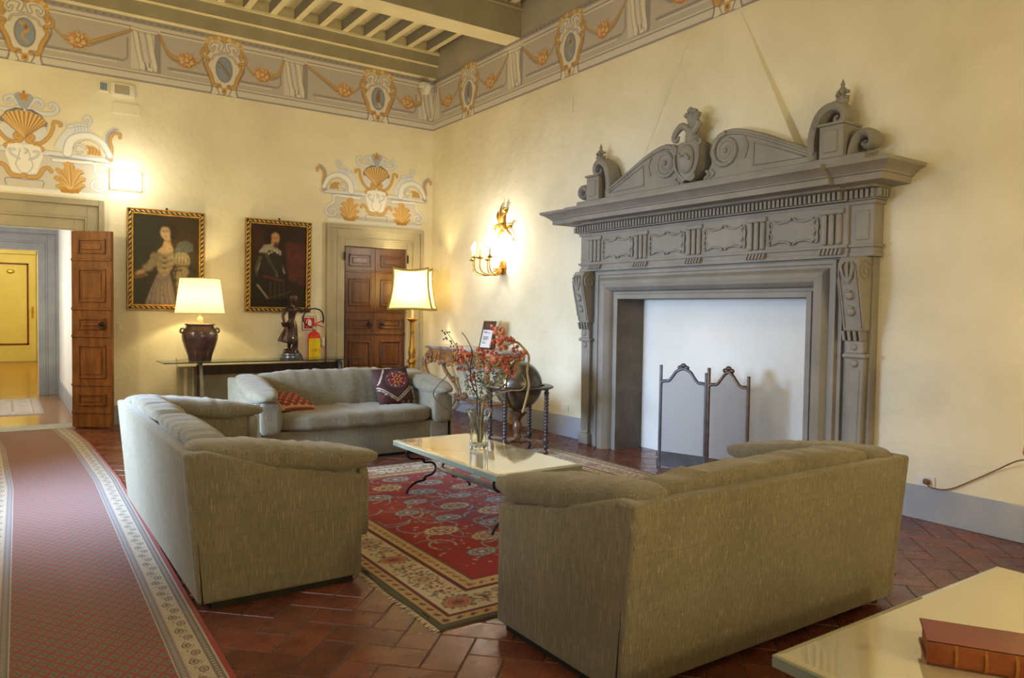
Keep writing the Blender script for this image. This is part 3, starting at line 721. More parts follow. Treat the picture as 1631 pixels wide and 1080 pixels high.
for k in range(4):
    yc = (cs[k]+cs[k+1])/2; h = .205; b = MB().box(-.165, -.12, yc-h, yc+h, 2.045, 2.225, bev=.006)
    for s in (1, -1):
        for zz, dz in ((2.04, -1), (2.23, 1)): b.tube([(-.165, yc+s*.19, zz), (-.172, yc+s*.12, zz-dz*.022), (-.172, yc+s*.04, zz-dz*.012), (-.168, yc+s*.01, zz+dz*.012)], .010, 6)
        b.tube([(-.165, yc+s*.225, 2.03+i*.022) for i in range(10)], [.006, .012, .016, .01, .006, .014, .018, .012, .008, .005], 6)
        b.tube([(-.165, yc+s*(.205+.018*math.sin(i*1.5)), 2.03+i*.022) for i in range(10)], .008, 6)
    obj('strapwork_panel', b, 'stone', en)
b = MB().box(-.15, 0, ya-.02, yb+.02, 2.295, 2.325, bev=.006).box(-.165, 0, ya-.03, yb+.03, 2.325, 2.40)
b.box(-.19, -.1, YC-1.5, YC+1.5, 2.325, 2.40); n = 84
for i in range(n): y = ya-.04+(yb-ya+.08)*(i+.5)/n; e_ = .03 if abs(y-YC) < 1.5 else 0; b.box(-.205-e_, -.16, y-.0115, y+.0115, 2.335, 2.395)
for s, yy in ((1, yb+.03), (-1, ya-.03)):
    for i in range(4): x = -.17+i*.042; p, q = sorted((yy, yy+s*.04)); b.box(x-.013, x+.013, p, q, 2.335, 2.395)
mp('dentil_course', b, smooth=0)
# cornice swept along front and returned at both ends (profile: outward projection p, height z)
cp = [(.0, 2.395), (.17, 2.395), (.235, 2.405), (.25, 2.42), (.385, 2.425), (.39, 2.47), (.405, 2.475), (.41, 2.485), (.43, 2.50), (.455, 2.52), (.49, 2.535), (.495, 2.56), (.40, 2.572), (0, 2.575)]
t = bmesh.new(); rings = []
for st in range(4):
    rg = []
    for p, z in cp:
        q = {0: (0, yb+p-.19, z), 1: (-p, yb+p-.19, z), 2: (-p, ya-p+.19, z), 3: (0, ya-p+.19, z)}[st]; rg.append(t.verts.new(q))
    rings.append(rg)
for a, b_ in zip(rings, rings[1:]):
    for i in range(len(cp)-1):
        f = (a[i], a[i+1], b_[i+1], b_[i])
        if len({v.co.to_tuple(4) for v in f}) > 2: t.faces.new(f)
bmesh.ops.remove_doubles(t, verts=t.verts[:], dist=.0005); bmesh.ops.recalc_face_normals(t, faces=t.faces[:]); b = MB(); b.add(t)
b.prism([(-p-(.04 if p > .1 else 0), z) for p, z in cp], 'y', YC-1.5, YC+1.5)
mp('cornice', b, smooth=20)
# pediment: plinth, sweeping halves with volutes
b = MB().box(-.30, 0, ya-.02, yb+.02, 2.565, 2.60, bev=.006).box(-.24, 0, ya+.03, yb-.03, 2.60, 2.665, bev=.01)
mp('pediment_plinth', b, smooth=0)
half = [(1.24, 2.66), (1.24, 2.74), (1.10, 2.81), (.90, 2.90), (.71, 2.99), (.56, 3.045), (.44, 3.075), (.34, 3.075), (.25, 3.045), (.19, 2.98), (.165, 2.90), (.19, 2.82), (.16, 2.76), (.12, 2.70), (.10, 2.66)]
for s in (1, -1):
    out = [(v.x, v.y) for v in spline([(p[0], p[1], 0) for p in half[1:-1]], 4)]
    out = [half[0]]+out+[half[-1]]
    b = MB().prism([(YC+s*p, z) for p, z in out], 'x', -.20, -.06, bev=.012); pd = mp('pediment_scroll', b)
    b = MB(); vc, vz = YC+s*.36, 2.895
    b.tube([(-.205, y, z) for y, z in spiral(vc, vz, .155, 2.2, PI/2 if s > 0 else PI/2, s)], lerp_r([.026, .02, .012], 31), 8, up=(1, 0, 0))
    b.ball((-.21, vc, vz), (.03, .025, .025))
    b.lathe([(0, 0), (.10, 0), (.10, .012), (0, .012)], seg=24, T=Matrix.Translation((-.20, vc, vz)) @ Matrix.Rotation(-PI/2, 4, 'Y'))
    b.tube(spline([(-.205, YC+s*.56, 2.80), (-.205, YC+s*.59, 2.90), (-.205, YC+s*.55, 2.98)], 5), .010, 6)
    b.tube(spline([(-.205, YC+s*1.22, 2.72), (-.205, YC+s*.9, 2.865), (-.205, YC+s*.7, 2.95), (-.205, YC+s*.5, 3.02), (-.205, YC+s*.34, 3.04)], 5), .012, 6)
    b.tube([(-.205, YC+s*.65, 2.72), (-.205, YC+s*1.16, 2.71), (-.205, YC+s*.66, 2.92), (-.205, YC+s*.65, 2.72)], .007, 5)
    for dy, dz in ((.14, 2.70), (.2, 2.70)): b.tube(spline([(-.20, YC+s*dy, dz+.05), (-.205, YC+s*(dy+.03), dz+.01), (-.20, YC+s*(dy-.02), dz-.02)], 4), .014, 6)
    obj('volute', b, 'stone', pd)
    # end pedestal with tall C scroll and small scroll
    b = MB(); p, q = sorted((YC+s*1.29, YC+s*1.49)); b.box(-.24, 0, p, q, 2.66, 2.91, bev=.006).box(-.25, -.2, p+.045, q-.035, 2.70, 2.87, bev=.006).box(-.26, 0, p-.01, q+.01, 2.905, 2.925, bev=.004)
    ped = mp('end_pedestal', b, smooth=0)
    b = MB(); arc = [(1.20, 2.67), (1.19, 2.78), (1.205, 2.90), (1.25, 3.01), (1.33, 3.065), (1.41, 3.05), (1.445, 2.99), (1.42, 2.945), (1.375, 2.945), (1.36, 2.98), (1.385, 3.0)]
    pts = spline([(-.12, YC+s*a_, z) for a_, z in arc], 5)
    b.tube(pts, lerp_r([.05, .052, .05, .042, .034, .024, .014], len(pts)), 10, up=(1, 0, 0), flat=2.0)
    arc = [(1.50, 2.67), (1.52, 2.73), (1.56, 2.80), (1.62, 2.825), (1.67, 2.79), (1.67, 2.74), (1.63, 2.72), (1.60, 2.745), (1.625, 2.765)]
    pts = spline([(-.12, YC+s*a_, z) for a_, z in arc], 5)
    b.tube(pts, lerp_r([.03, .034, .036, .032, .024, .014], len(pts)), 10, up=(1, 0, 0), flat=2.6)
    b.tube([(-.12, YC+s*1.55, 2.675), (-.12, YC+s*1.70, 2.675)], .012, 8)
    obj('end_scroll', b, 'stone', ped)
    b = MB(); b.lathe([(.001, 0), (.04, .0), (.03, .02), (.02, .03), (.045, .06), (.05, .085), (.035, .11), (.022, .12), (.036, .14), (.038, .155), (.02, .175), (.012, .185), (.018, .20), (.010, .22), (.001, .245)], (-.12, YC+s*1.40, 3.03), 14)
    for k in range(14): a = k*.9; b.ball((-.12+.042*math.cos(a), YC+s*1.40+.042*math.sin(a), 3.10+.006*k), .014, 6)
    obj('finial', b, 'stone', ped)
# central coat of arms
b = MB(); cy = YC+.035
sh = [(0, 2.67), (.07, 2.71), (.13, 2.79), (.155, 2.88), (.15, 2.96), (.12, 3.0), (.13, 3.03), (.08, 3.04), (0, 3.03)]
b.prism([(cy+y, z) for y, z in sh]+[(cy-y, z) for y, z in sh[-2:0:-1]], 'x', -.27, -.10, bev=.02, seg=2)
b.ball((-.27, cy, 2.875), (.05, .095, .135), 20)
for s in (1, -1):
    b.tube(spline([(-.26, cy+s*.04, 2.69), (-.28, cy+s*.11, 2.77), (-.28, cy+s*.14, 2.88), (-.27, cy+s*.13, 2.98), (-.27, cy+s*.165, 3.0), (-.27, cy+s*.15, 3.03)], 5), .016, 6)
    b.tube(spline([(-.26, cy+s*.02, 2.70), (-.27, cy+s*.05, 2.68), (-.27, cy+s*.09, 2.70), (-.27, cy+s*.085, 2.73)], 4), .013, 6)
b.tube(spline([(-.32, cy-.07, 2.86), (-.325, cy-.02, 2.91), (-.325, cy+.03, 2.90), (-.32, cy+.07, 2.93)], 4), .012, 6)
arms = mp('coat_of_arms', b)
b = MB(); b.lathe([(.001, .0), (.06, .0), (.075, .03), (.07, .10), (.055, .14), (.001, .165)], (-.19, cy, 3.02), 14)
b.ball((-.20, cy+.0, 3.10), (.06, .055, .06)); b.tube(spline([(-.22, cy-.02, 3.10), (-.24, cy-.07, 3.13), (-.24, cy-.11, 3.18), (-.23, cy-.06, 3.20)], 4), [.03]*13, 8)
b.tube(spline([(-.20, cy+.02, 3.05), (-.22, cy+.03, 3.15), (-.24, cy+.09, 3.19), (-.24, cy+.16, 3.15), (-.24, cy+.19, 3.09), (-.24, cy+.15, 3.07), (-.24, cy+.13, 3.11)], 5), lerp_r([.03, .035, .035, .03, .022, .012], 31), 8)
for dy, dz, h in ((-.05, .29, 0), (.0, .31, 0), (.04, .27, 0), (-.085, .26, 0)):
    b.tube(spline([(-.20, cy-.02, 3.12), (-.21, cy+dy*.6, 3.22), (-.22, cy+dy, 3.02+dz), (-.24, cy+dy+.02, 3.02+dz-.02)], 5), lerp_r([.02, .022, .026, .018], 16), 8)
obj('helmet_crest', b, 'stone', arms)

# fire screen
M['mesh'] = mat('fine_wire_mesh', (150, 148, 150), .6, .3, c2=(140, 138, 140), ns=40, alpha=.45)
M['screenframe'] = mat('grey_iron_frame', (84, 80, 82), .45, .5, c2=(70, 66, 66), ns=12)
M['bronzeframe'] = mat('bronze_frame', (96, 72, 52), .4, .6, c2=(70, 52, 40), ns=12)
fs = empty('fire_screen', (-.25, -5.55, 0), label='folding wire mesh fire screen with arched tops in front of the fireplace', cat='fire screen')
pa, pb, pc = Vector((-.30, -5.17, 0)), Vector((-.16, -5.60, 0)), Vector((-.10, -6.02, 0))
for p, q, fm in ((pa, pb, 'screenframe'), (pb+Vector((.0, -.03, 0)), pc, 'bronzeframe')):
    d = q-p; L = d.length; T = Matrix.Translation(p-Vector((-.25, -5.55, 0))) @ Matrix.Rotation(math.atan2(d.y, d.x), 4, 'Z')
    b = MB().box(-.012, .012, -.012, .012, 0, .97, bev=.003, T=T).box(L-.012, L+.012, -.012, .012, 0, .92, bev=.003, T=T)
    top = spline([(0, 0, .80), (.03, 0, .82), (.08, 0, .825), (.12, 0, .87), (.16, 0, .92), (L/2, 0, .945), (L-.16, 0, .92), (L-.12, 0, .87), (L-.08, 0, .825), (L-.03, 0, .82), (L, 0, .80)], 4)
    b.tube(top, .015, 6, T=T)
    for k in (-1, 0, 1): b.ball((L/2+k*.03, -.0, .955+(.02 if k == 0 else 0)), (.03, .014, .022), 8, T=T)
    b.box(0, L, -.006, .006, .02, .15, T=T); b.box(0, L, -.01, .01, .01, .03, T=T)
    pn = obj('screen_panel', b, fm, fs)
    b = MB(); pts = [(v.x, v.z) for v in top]; b.prism([(0, .15)]+pts+[(L, .15)], 'y', -.001, .001, T=T); obj('wire_mesh', b, 'mesh', pn, smooth=0)

# ------------------------------------------------------------------ sofas
def sofa(w, nback, loc, rz, label, group, seats=1):
    r = empty('sofa', loc, rz, label, 'sofa', group)
    b = MB(); hw = w/2
    b.prism([(.35, .035), (.404, .035), (.469, .764), (.40, .764)], 'x', -hw+.02, hw-.02, bev=.016, seg=3)
    for s in (1, -1):
        a, c_ = sorted((s*hw, s*(hw-.07))); b.prism([(-.42, .035), (.405, .035), (.47, .765), (.36, .765), (.0, .655), (-.42, .575)], 'x', a, c_, bev=.018, seg=3)
    b.box(-hw+.03, hw-.03, -.40, -.34, .03, .325, bev=.015, seg=2).box(-hw+.04, hw-.04, -.36, .38, .06, .30)
    for s in (1, -1): a, c_ = sorted((s*(hw-.25), s*(hw-.01))); b.box(a, c_, -.42, -.32, .035, .33, bev=.015, seg=2)
    fr = obj('frame', b, 'fabric', r, 40)
    for s in (1, -1):
        b = MB().prism([(.380, .03), (.389, .03), (.408, .36)], 'x', min(s*(hw-.01), s*(hw+.0015)), max(s*(hw-.01), s*(hw+.0015))); obj('skirt_slit', b, 'slit', fr, 0)
    b = MB().box(-hw+.03, hw-.03, -.38, .34, .0, .045); obj('plinth', b, 'slit', r, 0)
    n = seats; sw = (w-.38)/n
    for i in range(n):
        x = -hw+.19+sw*(i+.5); obj('seat_cushion', MB().pillow((x, -.07, .40), (sw/2, .41, .088), 4.5, 44, wr=.012, ws=5, sd=i*3+w, rg=.008), 'fabric', r, 180)
    bw = (w-.28)/nback
    for i in range(nback):
        x = -hw+.14+bw*(i+.5)
        def fn(p): # lean back, roll over the top edge of the back panel
            z = p.z; y = p.y+z*.22+max(0, z-.08)**2*1.6; return (p.x, y, z+(.012*math.sin(p.x*40)*max(0, z)/.2*.25))
        obj('back_cushion', MB().pillow((x, .255, .605), (bw/2+.004, .125, .225), 4, 44, fn=fn, wr=.012, ws=5, sd=i*5+w, rg=.012), 'fabric', r, 180)
    for s in (1, -1):
        def fn(p):
            t = p.y/.49; tip = max(0, -t-.5)
            return (p.x*(1-.35*tip)+s*.03*max(0, min(1, .6-t)), p.y, p.z*(1-.7*tip)+t*.066+tip*.04)
        ar = obj('arm_cushion', MB().pillow((s*(hw-.150), -.055, .692), (.142, .49, .074), 3.0, 30, fn=fn, wr=.010, ws=6, sd=s*2+w, rg=.011), 'fabric', r, 180)
        obj('arm_pad', MB().pillow((s*(hw-.13), -.03, .48), (.095, .42, .19), 5, 10, wr=.008), 'fabric', ar, 180)
        obj('front_pad', MB().pillow((s*(hw-.15), -.445, .465), (.10, .04, .15), 4.5, 8, wr=.006), 'fabric', ar, 180)
        if s == -1: obj('front_flap', MB().pillow((-(hw-.045), -.432, .42), (.038, .03, .18), 6, 6), 'fabric', ar, 180)
    return r
GS = 'matching woven sofas round the coffee table'
sofa(2.42, 2, (-4.30, -5.29, 0), R(90), 'long grey-brown woven sofa with its back to the patterned runner', GS)
sofa(2.04, 1, (-2.62, -3.06, 0), 0, 'grey-blue woven sofa with two patterned cushions in front of the glass desk', GS)
sofa(1.88, 1, (-2.66, -7.80, 0), R(180), 'olive woven sofa in the foreground with its back to the viewer', GS)

# kilim cushions
def kilim(variant):
    c = Canvas(.42, .42, .0045, (78, 54, 52)); rnd = random.Random(3+variant); col = [(150, 112, 74), (120, 62, 66), (180, 172, 154), (60, 58, 68), (104, 62, 76), (70, 84, 80)]
    if variant == 0:
        for i in range(7): q = .02+i*.03; c.line([(q, .0), (q, .42)], .004, (70, 40, 44))
        c.ell(.24, .27, .15, .10, (86, 78, 88)); c.ell(.24, .27, .13, .085, (120, 52, 70))
        for i in range(8): a = PI*i/4; c.line([(.24, .27), (.24+.07*math.cos(a), .27+.06*math.sin(a))], .026, (206, 140, 78), .01)
        c.ell(.24, .27, .03, .025, (60, 36, 40)); c.ell(.24, .27, .014, .012, (206, 150, 90))
        for i in range(16): a = 2*PI*i/16; c.ell(.24+.105*math.cos(a), .27+.078*math.sin(a), .011, .011, col[i % 3])
        for off in (0, .025): c.line([(0, .21-off), (.2, .05-off), (.42, .20-off)], .008, (206, 198, 180))
        for i in range(14): t = i/13; c.ell(.42*t, (.19-.32*t if t < .48 else .04+.30*(t-.48)), .006, .008, (60, 44, 50))
        for i in range(12): x = .03+i*.034; y = max(.02, .13-abs(i-1)*.02); c.line([(x-.01, y-.02), (x, y), (x+.01, y-.02)], .007, col[2] if i % 2 else col[1])
        for i in range(8): c.line([(.01+i*.012, .24+i*.02), (.035+i*.012, .26+i*.02)], .008, (206, 198, 180))
        for i in range(26): c.line([(x0 := rnd.uniform(.04, .4), y0 := rnd.uniform(.2, .4)), (x0+.012, y0+.01)], .008, col[rnd.randrange(6)])
    else:
        c.rect(0, .42, 0, .42, (136, 70, 58))
        for j in range(9):
            for i in range(9): x, y = .03+i*.045, .03+j*.045; c.line([(x-.014, y-.01), (x, y+.01), (x+.014, y-.01)], .007, (70, 60, 60) if (i+j) % 2 else (220, 176, 140))
        for e in (.015, .405): c.line([(0, e), (.42, e)], .014, (196, 150, 110)); c.line([(e, 0), (e, .42)], .014, (196, 150, 110))
    return c
M['kilim'] = mat('kilim_cloth', (150, 80, 60), .95, attr=True, bump=.2, bs=120, spec=.1, dist=.003)
M['kilimback'] = mat('grey_brown_cushion_back', (96, 84, 74), .95, c2=(84, 72, 64), ns=20)
def throw(name, loc, rot, var, label):
    h = .205
    def P(s):
        def f(u, v):
            a = (u-.21)/.21; b_ = (v-.21)/.21; pin = 1-.07*(1-a*a)*0-.06*((1-np.abs(a))*(np.abs(b_))+(1-np.abs(b_))*np.abs(a))
            z = .075*np.power(np.clip((1-a**4)*(1-b_**4), 0, 1), .5)
            return (a*h*pin, s*z, b_*h*pin)
        return f
    c = kilim(var); o = c.mesh(name, P(-1), 'kilim'); tag(o, label, 'cushion', 'patterned cushions on the grey-blue sofa')
    c2 = Canvas(.42, .42, .02, (96, 84, 74)); b_ = c2.mesh('cushion_back', P(1), 'kilimback', o)
    pts = [(s1*h*(1-.06*(1-abs(s2))*1), .0, s2*h) for s1, s2 in ()]
    o.location = loc; o.rotation_euler = rot; return o
throw('kilim_cushion', (-2.10, -3.10, .655), (R(-22), R(-4), R(4)), 0, 'dark kilim cushion with an orange star leaning at the right end of the sofa')
throw('kilim_cushion', (-3.20, -3.08, .545), (R(-74), R(4), R(20)), 1, 'red patterned cushion lying flat at the left end of the sofa')
# ------------------------------------------------------------------ carpets
def runner():
    m = bpy.data.materials.new('woven_runner'); m.use_nodes = True; nt = m.node_tree; b = nt.nodes['Principled BSDF']
    uv = nt.nodes.new('ShaderNodeUVMap'); uv.uv_map = 'UVMap'; s = nt.nodes.new('ShaderNodeSeparateXYZ'); nt.links.new(uv.outputs[0], s.inputs[0])
    u0, v = E(nt, s.outputs[0]), E(nt, s.outputs[1])          # u metres from the right edge, v metres along
    u = u0.mn((u0*-1)+.94)                                     # mirrored borders
    def C(*c): return lin(c)
    p = u0/.060; q = v/.086
    a = ((p+q).fr()-.5).ab(); a2 = ((p-q).fr()-.5).ab(); d = a.mx(a2)
    red = C(132, 30, 20); beige = C(98, 83, 72)
    c = mixc(nt, d.gt(.385), beige, red)
    cell = ((a*a)+(a2*a2)); c = mixc(nt, cell.lt(.012), c, C(66, 60, 60)); c = mixc(nt, cell.gt(.05)*cell.lt(.075)*d.lt(.38)*.5, c, C(130, 110, 100))
    # border
    def band(c, lo, hi, col): return mixc(nt, u.gt(lo)*u.lt(hi), c, col)
    c = band(c, -1, .195, C(160, 148, 130)); c = band(c, -1, .19, C(104, 96, 100))
    dots = ((v/.022).fr().lt(.45))*u.gt(.165)*u.lt(.18); c = mixc(nt, dots, c, C(150, 136, 122))
    c = band(c, -1, .158, C(150, 120, 110)); c = band(c, -1, .152, C(166, 152, 130))
    vv = ((v/.085).fr()-.5)*.085; sg = (v/.17).fr().gt(.5)*.022-.011
    du = (u-.108)+sg; e = (du*du)/(.019*.019)+(vv*vv)/(.026*.026); c = mixc(nt, e.lt(1.0), c, C(70, 52, 56)); c = mixc(nt, e.lt(.5), c, C(176, 150, 130)); c = mixc(nt, e.lt(.16), c, C(84, 50, 56))
    wv = ((v*74).op('SINE')*.018+.108-u).ab(); c = mixc(nt, wv.lt(.0035), c, C(112, 118, 96))
    sp = texn(nt, 120, 'UV', 1); c = mixc(nt, sp.gt(.62)*u.gt(.072)*u.lt(.150)*.8, c, C(120, 84, 70))
    c = band(c, -1, .068, C(92, 84, 84)); dots = ((v/.024).fr().lt(.5))*u.gt(.046)*u.lt(.060); c = mixc(nt, dots, c, C(150, 134, 114))
    c = band(c, -1, .036, C(160, 146, 122)); c = band(c, -1, .028, C(130, 24, 18))
    nt.links.new(c, b.inputs['Base Color']); b.inputs['Roughness'].default_value = .85; b.inputs['Specular IOR Level'].default_value = .25; b.inputs['Sheen Weight'].default_value = .2
    bn = nt.nodes.new('ShaderNodeBump'); bn.inputs['Strength'].default_value = .2; bn.inputs['Distance'].default_value = .002
    nt.links.new(texn(nt, 260, 'UV', 2).v, bn.inputs['Height']); nt.links.new(bn.outputs[0], b.inputs['Normal'])
    W_ = .94; ys = np.linspace(-.06, -12.2, 70); vs = []; fs = []; uvs = []
    sh = [(-.0, -4.80), (-1.2, -4.70), (-3.2, -4.65), (-5.2, -4.68), (-7.2, -4.71), (-12.4, -4.74)]
    for y in ys:
        x = float(np.interp(-y, [-a_ for a_, _ in sh], [b_ for _, b_ in sh]))
        for uu, z in ((0, .0), (.006, .009), (.3, .009), (.64, .009), (W_-.006, .009), (W_, .0)): vs.append((x-uu, float(y), z)); uvs.append((uu, -float(y)))
    for i in range(len(ys)-1):
        for k in range(5): a_ = i*6+k; fs.append((a_, a_+1, a_+7, a_+6))
    me = bpy.data.meshes.new('carpet_runner'); me.from_pydata(vs, [], fs); L = me.uv_layers.new(name='UVMap')
    for lp in me.loops: L.data[lp.index].uv = uvs[lp.vertex_index]
    me.materials.append(m); me.update(); o = bpy.data.objects.new('carpet_runner', me); COL.objects.link(o)
    bm = bmesh.new(); bm.from_mesh(me); bmesh.ops.recalc_face_normals(bm, faces=bm.faces[:]); 
    if bm.faces[0].normal.z < 0 and bm.faces[2].normal.z < 0: bmesh.ops.reverse_faces(bm, faces=bm.faces[:])
    bm.to_mesh(me); bm.free()
    tag(o, 'long red runner with a diamond lattice leading to the open doorway', 'carpet')
runner()
M['rug'] = mat('wool_pile', (150, 60, 50), .92, attr=True, bump=.3, bs=300, spec=.12, dist=.003, sheen=.15)
def rug(W_, H_, res, seed=5, pale=False):
    c = Canvas(W_, H_, res, (86, 78, 56)); rnd = random.Random(seed)
    RED = (142, 26, 30); CRM = (190, 174, 142); GLD = (178, 144, 92); DR = (104, 30, 26); BLG = (150, 154, 166); NV = (64, 62, 74); GRN = (96, 100, 80)
    def fr_(d, col): c.rect(d, W_-d, d, H_-d, col)
    fr_(.03, (72, 66, 48)); fr_(.04, GLD); fr_(.105, (70, 34, 28)); fr_(.112, DR); fr_(.125, CRM); fr_(.132, (190, 174, 142)); fr_(.335, (80, 44, 34)); fr_(.345, DR); fr_(.36, (60, 36, 30)); fr_(.367, (190, 158, 112)); fr_(.45, (90, 80, 64)); fr_(.46, RED)
    def perim(d, step):
        pts = []
        for i in range(int((W_-2*d)/step)+1): t = d+i*(W_-2*d)/int((W_-2*d)/step); pts += [(t, d, 0), (t, H_-d, PI)]
        for i in range(int((H_-2*d)/step)+1): t = d+i*(H_-2*d)/int((H_-2*d)/step); pts += [(d, t, PI/2), (W_-d, t, -PI/2)]
        return pts
    for (x, y, a) in perim(.072, .075): c.ell(x, y, .02, .011, DR if rnd.random() < .6 else NV, a+.7); c.ell(x+.02*math.cos(a), y+.02*math.sin(a), .007, .007, GRN)
    for (x, y, a) in perim(.405, .07): c.ell(x, y, .022, .010, (128, 74, 56), a+rnd.choice((-.8, .8))); c.ell(x+.028*math.cos(a), y+.028*math.sin(a), .008, .008, GRN)
    def palm(x, y, r, cols, a=0):
        n = 12
        for i in range(n): t = a+2*PI*i/n; c.ell(x+r*.78*math.cos(t), y+r*.56*math.sin(t), r*.26, r*.2, cols[0]); 
        for i in range(n): t = a+2*PI*i/n; c.ell(x+r*.76*math.cos(t), y+r*.54*math.sin(t), r*.19, r*.14, cols[1])
        c.ell(x, y, r*.66, r*.46, cols[2]); c.ell(x, y, r*.58, r*.38, cols[1])
        for i in range(8): t = 2*PI*i/8; c.ell(x+r*.34*math.cos(t), y+r*.22*math.sin(t), r*.12, r*.09, cols[2])
        c.ell(x, y, r*.2, r*.14, cols[3])
    # main border
    for (x, y, a) in perim(.235, .105):
        for k in range(18): t = rnd.uniform(0, 6.3); r = rnd.uniform(.02, .095); c.ell(x+r*math.cos(t), y+r*math.sin(t), .014, .008, rnd.choice([DR, GRN, GLD, NV, (150, 60, 44)]), t)
        t = rnd.uniform(0, 6.3); c.curve([(x+.06*math.cos(t+k_*.8), y+.05*math.sin(t+k_*.8)) for k_ in range(5)], .008, rnd.choice([GRN, (120, 90, 60)]))
    for i, (x, y, a) in enumerate(perim(.235, .36)): palm(x, y, .085, [(96, 44, 34), CRM, DR, GLD] if (i//2) % 2 else [GRN, (190, 120, 90), (110, 40, 34), NV])
    # field
    x0, x1, y0, y1 = .46, W_-.46, .46, H_-.46
    for i in range(150):
        x, y = rnd.uniform(x0+.1, x1-.1), rnd.uniform(y0+.1, y1-.1); t = rnd.uniform(0, 6.3)
        pts = [(x, y)]
        for k in range(5): t += rnd.uniform(.3, .9)*(1 if i % 2 else -1); x += .07*math.cos(t); y += .06*math.sin(t); pts.append((min(max(x, x0+.02), x1-.02), min(max(y, y0+.02), y1-.02)))
        c.curve(pts, .014, BLG if i % 3 else (184, 160, 130), .005, out=(NV, .006))
    nx, ny = max(3, int((x1-x0)/.34)), max(3, int((y1-y0)/.235))
    for j in range(ny):
        for i in range(nx):
            x = x0+(i+.5+(.25 if j % 2 else -.25))*(x1-x0)/nx; y = y0+(j+.5)*(y1-y0)/ny
            if not (x0+.1 < x < x1-.1): continue
            palm(x, y, rnd.uniform(.10, .15), [NV, BLG, (110, 50, 50), (190, 190, 196)] if (i+j) % 3 else [(90, 60, 50), (190, 168, 136), (120, 54, 46), BLG], rnd.random())
    for i in range(700):
        x, y = rnd.uniform(x0+.03, x1-.03), rnd.uniform(y0+.03, y1-.03); c.ell(x, y, rnd.uniform(.008, .018), rnd.uniform(.006, .011), rnd.choice([BLG, (184, 160, 130), GRN, (178, 110, 90), NV]), rnd.uniform(0, 3))
    if pale: c.a[..., :3] = c.a[..., :3]*.45+np.array(lin((206, 196, 196))[:3])*.5
    return c
M['fringe'] = mat('cream_fringe', (206, 192, 160), .95, c2=(186, 170, 136), ns=60)
def place_rug(name, x0, y0, W_, H_, res, label, pale=False, fr_sides=()):
    c = rug(W_, H_, res, pale=pale); e = .01
    def P(u, v):
        k = np.clip(np.minimum(np.minimum(u, W_-u), np.minimum(v, H_-v))/.008, 0, 1); wob = .008*np.sin(v*9)*(u < .02)
        return (x0+u+wob, y0+v, .001+.009*k)
    o = c.mesh(name, P, 'rug'); tag(o, label, 'rug')
    rnd = random.Random(9); b = MB()
    for sd in fr_sides:
        n = int(H_/.012) if sd in 'LR' else int(W_/.012)
        pts = []
        for i in range(n):
            y = y0+i*.012; xx = x0 if sd == 'L' else x0+W_; s = -1 if sd == 'L' else 1; L = rnd.uniform(.018, .034); dy = rnd.uniform(-.008, .008)
            t = bmesh.new(); q = [t.verts.new(p) for p in ((xx-s*.004, y, .004), (xx-s*.004, y+.010, .004), (xx+s*L, y+.008+dy, .0015), (xx+s*L, y+dy+.002, .0015))]
            f = t.faces.new(q); f.normal_update()
            if f.normal.z < 0: f.normal_flip()
            b.add(t)
    if fr_sides: f = obj('fringe', b, 'fringe', o, 0); f['kind'] = 'stuff'
    return o
place_rug('oriental_rug', -3.84, -7.28, 3.24, 3.42, .0075, 'red oriental rug with cream border under the coffee table', fr_sides='LR')
place_rug('hall_rug', -5.95, 1.45, .95, 2.05, .012, 'small faded rug on the polished floor beyond the open doorway', pale=True)

# ------------------------------------------------------------------ coffee tables, vase, flowers, book
M['mirrortop'] = mat('cream_lacquered_mirror', (236, 226, 196), .04, .55, c2=(232, 222, 190), ns=2)
M['tableedge'] = mat('bevelled_glass_edge', (176, 190, 178), .12, .5, c2=(160, 176, 160), ns=3)
def coffee(loc, rz, label, top='mirrortop'):
    r = empty('coffee_table', loc, rz, label, 'table', 'low mirrored tables with iron legs')
    b = MB().box(-.345, .345, -.75, .75, .378, .418, bev=.004); obj('table_frame', b, 'tableedge', r, 0)
    t = bmesh.new(); A = [(-.338, -.743), (.338, -.743), (.338, .743), (-.338, .743)]; B = [(-.318, -.723), (.318, -.723), (.318, .723), (-.318, .723)]
    va = [t.verts.new((x, y, .418)) for x, y in A]; vb = [t.verts.new((x, y, .4235)) for x, y in B]; t.faces.new(vb)
    for i in range(4): t.faces.new((va[i], va[(i+1) % 4], vb[(i+1) % 4], vb[i]))
    bmesh.ops.recalc_face_normals(t, faces=t.faces[:]); b = MB(); b.add(t); obj('mirror_top', b, top, r, 0)
    for sy in (-1, 1):
        for sx in (-1, 1):
            p = spline([(sx*.27, sy*.62, .392), (sx*.285, sy*.62, .33), (sx*.25, sy*.62, .285), (sx*.15, sy*.62, .275), (sx*.13, sy*.62, .245), (sx*.06, sy*.62, .235), (sx*.03, sy*.62, .19), (sx*.06, sy*.62, .145), (sx*.12, sy*.62, .13), (sx*.13, sy*.62, .105), (sx*.21, sy*.62, .09), (sx*.27, sy*.62, .05), (sx*.29, sy*.62, .011)], 5)
            b = MB().tube(p, .0095, 8).ball((sx*.13, sy*.62, .118), .014, 8).ball((sx*.14, sy*.62, .262), .014, 8); obj('leg', b, 'iron', r)
    b = MB().box(-.035, .035, -.62, .62, .180, .196, bev=.003).box(-.27, .27, -.63, -.61, .372, .392).box(-.27, .27, .61, .63, .372, .392); obj('stretcher', b, 'steel', r, 0)
    return r
coffee((-2.58, -5.60, .008), 0, 'low mirrored coffee table with curved iron legs standing on the red rug')
coffee((-2.78, -9.145, 0), R(90), 'low cream glass topped table in the near right corner with a book on it')
